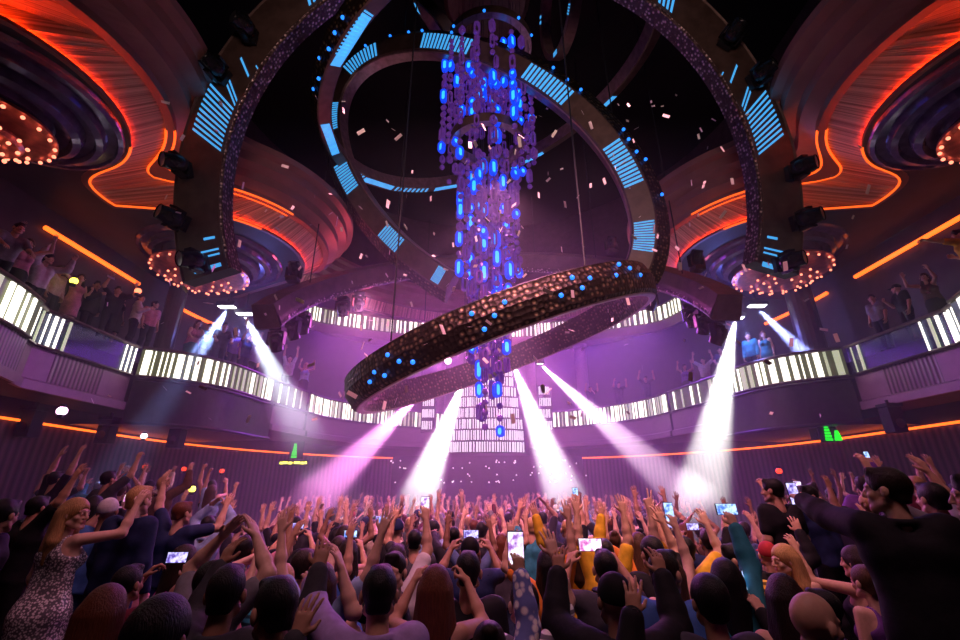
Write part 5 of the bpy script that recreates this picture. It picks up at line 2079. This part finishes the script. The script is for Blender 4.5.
S = 5.865
balc(14, 7.75, 5.46, 'lean', 'person in grey leaning out at the upper left corner of the balcony', g=('tee', 'grey'), skin=0, rz=-110)
balc(28, 8.35, 5.46, 'hands_bent', 'woman in pale top with raised hands near the left edge of the balcony', 'f', ('top', 'pink'), ('skirt', 'black'), ('long_hair', 'brown'), 2, -110)
balc(46, 9.0, 5.46, 'half_up', 'person in white shirt, forearms raised, on the left balcony before the yellow lamp', g=('long_shirt', 'white'), skin=2, rz=-100)
balc(60, 10.3, S, 'relaxed', 'person in beige on the left balcony below the orange light line', g=('long_shirt', 'beige'), skin=1, rz=-90)
balc(84, 10.9, S, 'point', 'woman in pink dress stretching an arm on the left balcony', 'f', ('dress', 'pink'), ('skirt', 'pink'), ('long_hair', 'dark brown'), 2, -100, mirror=True)
balc(100, 11.3, S, 'drink', 'man in black with a drink on the left balcony', g=('jacket', 'black'), skin=1, rz=-80)
balc(113, 11.6, S, 'hands_bent', 'person in black raising hands on the left balcony, by the end of the orange line', g=('tee', 'black'), skin=0, rz=-120)
balc(124, 12.0, S, 'relaxed', 'dark-haired woman in black dress on the left balcony', 'f', ('dress', 'black'), ('skirt', 'black'), ('long_hair', 'black'), 0, -90)
balc(139, 12.2, S, 'drink', 'man in white shirt on the left balcony, near the column', g=('long_shirt', 'white'), skin=0, rz=-60)
balc(153, 12.6, S, 'relaxed', 'man in pink shirt beside the white shirt on the left balcony', g=('tee', 'pink'), skin=0, rz=-110)
balc(197, 13.5, 5.46, 'lean', 'woman with bare arms leaning on the left drum railing', 'f', ('top', 'pink'), ('skirt', 'teal'), ('long_hair', 'brown'), 2, -130, 1.05)
balc(210, 13.9, 5.46, 'drink', 'man in teal shirt on the left drum balcony', g=('tee', 'teal'), skin=1, rz=-120, sc=1.06)
balc(224, 13.8, 5.46, 'lean', 'man in dark shirt bending over the left drum railing', g=('tee', 'charcoal'), skin=1, rz=-140, sc=1.05)
balc(236, 14.4, 5.46, 'relaxed', 'person in purple on the left drum balcony', g=('tee', 'purple'), skin=3, rz=-120, sc=1.05)
balc(247, 14.8, 5.46, 'half_up', 'person in striped black top with raised forearms on the left drum balcony', 'f', ('tee', 'navy'), ('trousers', 'black'), ('long_hair', 'black'), 1, -120, 1.04)
balc(258, 15.4, 5.46, 'hands_bent', 'person in lilac lit white at the inner end of the left drum balcony', g=('tee', 'lilac'), skin=2, rz=-120)
balc(290, 17.3, 5.46, 'hands_up', 'person in white arms up on the far left balcony beside the beam', g=('tee', 'white'), skin=2, rz=-150)
balc(306, 18.4, 5.46, 'half_up', 'person in pale blue on the far left balcony', 'f', ('top', 'pale blue'), ('skirt', 'black'), ('long_hair', 'blond'), 2, -150)
balc(748, 14.7, 5.46, 'relaxed', 'person in teal on the right drum balcony beside the white lamp beam', g=('long_shirt', 'teal'), skin=1, rz=120, sc=1.04)
balc(763, 14.3, 5.46, 'relaxed', 'woman in teal dress on the right drum balcony', 'f', ('dress', 'teal'), ('skirt', 'teal'), ('long_hair', 'auburn'), 2, 130)
balc(720, 16.2, 5.46, 'lean', 'person leaning at the inner end of the right drum balcony', g=('tee', 'navy'), skin=0, rz=150)
balc(703, 17.6, 5.46, 'hands_bent', 'person in white on the far right balcony beside the beam', g=('tee', 'white'), skin=2, rz=150)
balc(684, 18.6, 5.46, 'half_up', 'person in purple on the far right balcony', 'f', ('top', 'purple'), ('skirt', 'black'), ('long_hair', 'dark brown'), 0, 160)
balc(897, 10.3, 5.46, 'drink', 'man in black cap and dark shirt on the right balcony', g=('tee', 'black'), hair=('cap', 'black'), skin=0, rz=80, sc=.92)
balc(872, 10.9, 5.46, 'relaxed', 'person in grey on the right balcony above the glass stretch', g=('tee', 'grey'), skin=0, rz=100, sc=.9)
balc(925, 9.7, 5.46, 'half_up', 'person in brown near the upper right edge of the balcony', 'f', ('top', 'brown'), ('skirt', 'black'), ('long_hair', 'brown'), 0, 110, .92)
balc(962, 8.1, 5.46, 'point', 'person at the upper right edge stretching both bare arms over the balcony', g=('tee', 'yellow'), skin=0, rz=15, sc=1.06)
for u, y in ((350, 21.6), (372, 22.6), (395, 23.2), (590, 23.0), (618, 22.0), (645, 20.8)):
    balc(u, y, 5.46, prng.choice(['relaxed', 'half_up', 'hands_bent']), {350: 'first small figure on the far left balcony curve', 372: 'second small figure on the far left balcony curve', 395: 'third small figure on the far left balcony curve, nearest the stage',
         590: 'small figure on the far right balcony curve, nearest the stage', 618: 'small figure at the middle of the far right balcony curve', 645: 'small figure at the outer end of the far right balcony curve'}[u], g=('tee', 'black'), skin=1, rz=180)

# nobody stands inside a neighbour: ease apart anyone closer than shoulder width
start = {o.name: o.location.copy() for o in FOLK}
for _ in range(40):
    for i, a in enumerate(FOLK):
        for b in FOLK[i + 1:]:
            dx, dy = b.location.x - a.location.x, b.location.y - a.location.y
            if abs(dx) > .50 or abs(dy) > .46 or abs(b.location.z - a.location.z) > .8:
                continue
            d = math.hypot(dx / .50, dy / .46)
            if d < 1:
                k = (1 - d) * .25
                a.location.x -= k * dx
                a.location.y -= k * dy * .8
                b.location.x += k * dx
                b.location.y += k * dy * .8
for o, ph_ in HELD:
    ph_.location += o.location - start[o.name]

bpy.data.scenes.remove(BENCH)
# light plan ---------------------------------------------------------
EXPO = 0.0
HAZE_D, PLUME_D = .018, .10
MAG, VIO, PNK, WHT = (1.0, .14, .70), (.38, .07, 1.0), (1.0, .35, .75), (1.0, .93, .95)
BEAMS = [
    ((512, 361), 17, (563, 492), 12.2, 60000, WHT, 10, 'white right of centre'),
    ((464, 379), 17, (421, 492), 12.2, 60000, WHT, 10, 'white left of centre'),
    ((540, 364), 17, (690, 500), 11.2, 60000, (1, .66, .90), 8, 'long slanting pink white right'),
    ((421, 394), 17, (318, 495), 11.5, 45000, (1, .30, .80), 10, 'broad pink left'),
    ((735, 320), 14.3, (703, 488), 11, 60000, (1, .97, .90), 10, 'white right balcony'),
    ((757, 308), 14.0, (820, 368), 12.3, 36000, (.30, .36, 1), 11, 'short blue right balcony'),
    ((245, 316), 14.9, (300, 430), 11.5, 20000, (.75, .85, .95), 10, 'pale left balcony'),
    ((227, 309), 14.6, (205, 350), 13.0, 20000, (.3, .42, 1), 14, 'blue left balcony'),
]
SPOTS = [((-3.6, 12.6, 8.0), (-3.4, 12.2, 0), 1900, (1.0, .32, .70), 78, .6, .2), ((.5, 12.8, 8.0), (.4, 12.0, 0), 2100, (1.0, .36, .74), 78, .6, .2), ((4.6, 12.6, 8.0), (4.2, 12.2, 0), 1900, (1.0, .34, .74), 78, .6, .2),
         ((.4, 8.2, 8.8), (.4, 7.6, 0), 700, (1.0, .30, .62), 80, .6, .2), ((2.2, 3.9, 8.6), (1.9, 5.0, 1.5), 500, (1.0, .62, .18), 22, .6, .2)]
AREAS = [
    # violet floods over the stage
    ((CX, 23.2, 9.2), (CX, 13, 0), 420, VIO, 9, 2, 120),
    ((-5.5, 19.5, 9.3), (-1, 14, 0), 300, (.50, .07, .95), 5, 2, 120),
    ((6.2, 19.5, 9.3), (2, 14, 0), 340, (.30, .08, 1.0), 5, 2, 120),
    # magenta backlight on the dancers
    ((CX, 17.5, 8.4), (CX, 9, 1.0), 300, MAG, 6, 1, 90),
    ((CX, 20.5, 7.6), (CX, 13, 1.5), 200, (1.0, .28, .75), 6, 1, 80),
    # warm pink front wash from the arch, plus an added near fill
    ((CX, 3.4, 9.5), (CX, 9.5, .5), 300, (1.0, .34, .48), 5, 1, 80),
    ((CX, .6, 8.4), (CX, 3.6, 1.5), 26, (1.0, .46, .56), 5, 1, 70),  # unseen fill added to brighten the nearest heads
    # unseen rose fill added behind the viewer to brighten the rings
    ((CX, -1.6, 6.5), (CX, 10, 10.5), 110, (1.0, .62, .55), 5, 1, 80),
]
POINTS = [
    ((-8.2, 14.6, 7.3), 110, (.20, .24, 1.0), .2), ((8.9, 14.4, 7.3), 130, (.20, .24, 1.0), .2),
    ((-4.0, 14.8, 8.4), 120, (1.0, .10, .16), .3), ((4.8, 14.8, 8.4), 85, (1.0, .18, .30), .3),
]
# ================================================================== HAZE, BEAMS AND LIGHT
def spot(p, tgt, watts, color, ang, blend=.3, size=.06):
    d = bpy.data.lights.new('spot_light', 'SPOT')
    d.energy = watts
    d.color = color
    d.spot_size = R(ang)
    d.spot_blend = blend
    d.shadow_soft_size = size
    o = bpy.data.objects.new('spot_light', d)
    COL.objects.link(o)
    o.location = p
    o.rotation_euler = (Vector(tgt) - Vector(p)).to_track_quat('-Z', 'Y').to_euler()
    return o


def area(p, tgt, watts, color, sx, sy, spread=180):
    d = bpy.data.lights.new('area_light', 'AREA')
    d.shape = 'RECTANGLE'
    d.size, d.size_y = sx, sy
    d.energy = watts
    d.color = color
    d.spread = R(spread)
    o = bpy.data.objects.new('area_light', d)
    COL.objects.link(o)
    o.location = p
    o.rotation_euler = (Vector(tgt) - Vector(p)).to_track_quat('-Z', 'Y').to_euler()
    return o


def point(p, watts, color, size=.3):
    d = bpy.data.lights.new('point_light', 'POINT')
    d.energy = watts
    d.color = color
    d.shadow_soft_size = size
    o = bpy.data.objects.new('point_light', d)
    COL.objects.link(o)
    o.location = p
    return o


hz = MB()
hz.box((CX, 15.7, 4.3), (22.4, 19.0, 8.4))
h_o = tag(hz.build('stage_haze', volmat('haze', (1, .98, 1), HAZE_D, .35)), 'thin purple haze filling the far half of the room', 'haze', kind='stuff')

PLUME = volmat('beam_haze', (1, 1, 1), PLUME_D, .5)  # cones of denser haze added so the beams show


def beam(src, end, watts, color, ang, label, watts2=0, plume=True, aper=.10):
    src, end = Vector(src), Vector(end)
    d = (end - src)
    L = d.length
    d.normalize()
    st = src + d * .25
    spot(src, end, watts, color, ang, .55, .05)
    if not plume:
        return
    ex = end + d * (.3)
    mb = MB()
    n = 10
    k = math.tan(R(ang / 2)) * 1.02
    mb.tube([st + (ex - st) * i / n for i in range(n + 1)], [aper + k * (.25 + (L + .05) * i / n) for i in range(n + 1)], 24)
    tag(mb.build('added_beam_haze', PLUME), label, 'haze', kind='stuff')


def stage_spot(p, label):
    t = empty('beam_lamp', p, label, 'stage lamp')
    b = MB()
    b.lathe([(.02, .32), (.16, .28), (.19, .1), (.19, 0), (.17, -.02)], 18)
    b.build('housing', M['black'], t)
    b = MB()
    b.lathe([(.001, .03), (.16, .03)], 18)
    b.build('lens', M['white_lamp'], t)
    b = MB()
    b.tube([(0, 0, .3), (0, 0, 8.0)], .02, 5)
    b.box((0, 0, .36), (.4, .12, .08))
    b.build('hanger', M['black'], t)
    return t


for (uv0, y0, uv1, y1, w, c, ang, lab) in BEAMS:
    s0, e0 = pt(*uv0, y=y0), pt(*uv1, y=y1)
    beam(s0, e0, w, c, ang, lab + ' beam of light, shown by added dense haze', aper=.06)
    if y0 > 16:
        t = stage_spot(tuple(s0), 'black beam lamp hung at the top of the ' + lab + ' beam')
        t.rotation_euler = (0, 0, 0)

for a in SPOTS:
    spot(*a)
for a in AREAS:
    area(*a)
for a in POINTS:
    point(*a)

w = bpy.data.worlds.new('dark_world')
w.use_nodes = True
w.node_tree.nodes['Background'].inputs[0].default_value = (.01, .006, .012, 1)
w.node_tree.nodes['Background'].inputs[1].default_value = .1
sc = bpy.context.scene
sc.world = w
sc.view_settings.view_transform = 'Standard'
sc.view_settings.look = 'None'
sc.view_settings.gamma = 1
sc.view_settings.exposure = EXPO
sc.view_settings.use_curve_mapping = False
cy = sc.cycles
cy.max_bounces = 4
cy.diffuse_bounces = 2
cy.glossy_bounces = 2
cy.transmission_bounces = 2
cy.transparent_max_bounces = 6
cy.volume_bounces = 0
cy.sample_clamp_indirect = 3.0
cy.use_denoising = True
cy.use_light_tree = True
cy.caustics_reflective = False
cy.caustics_refractive = False
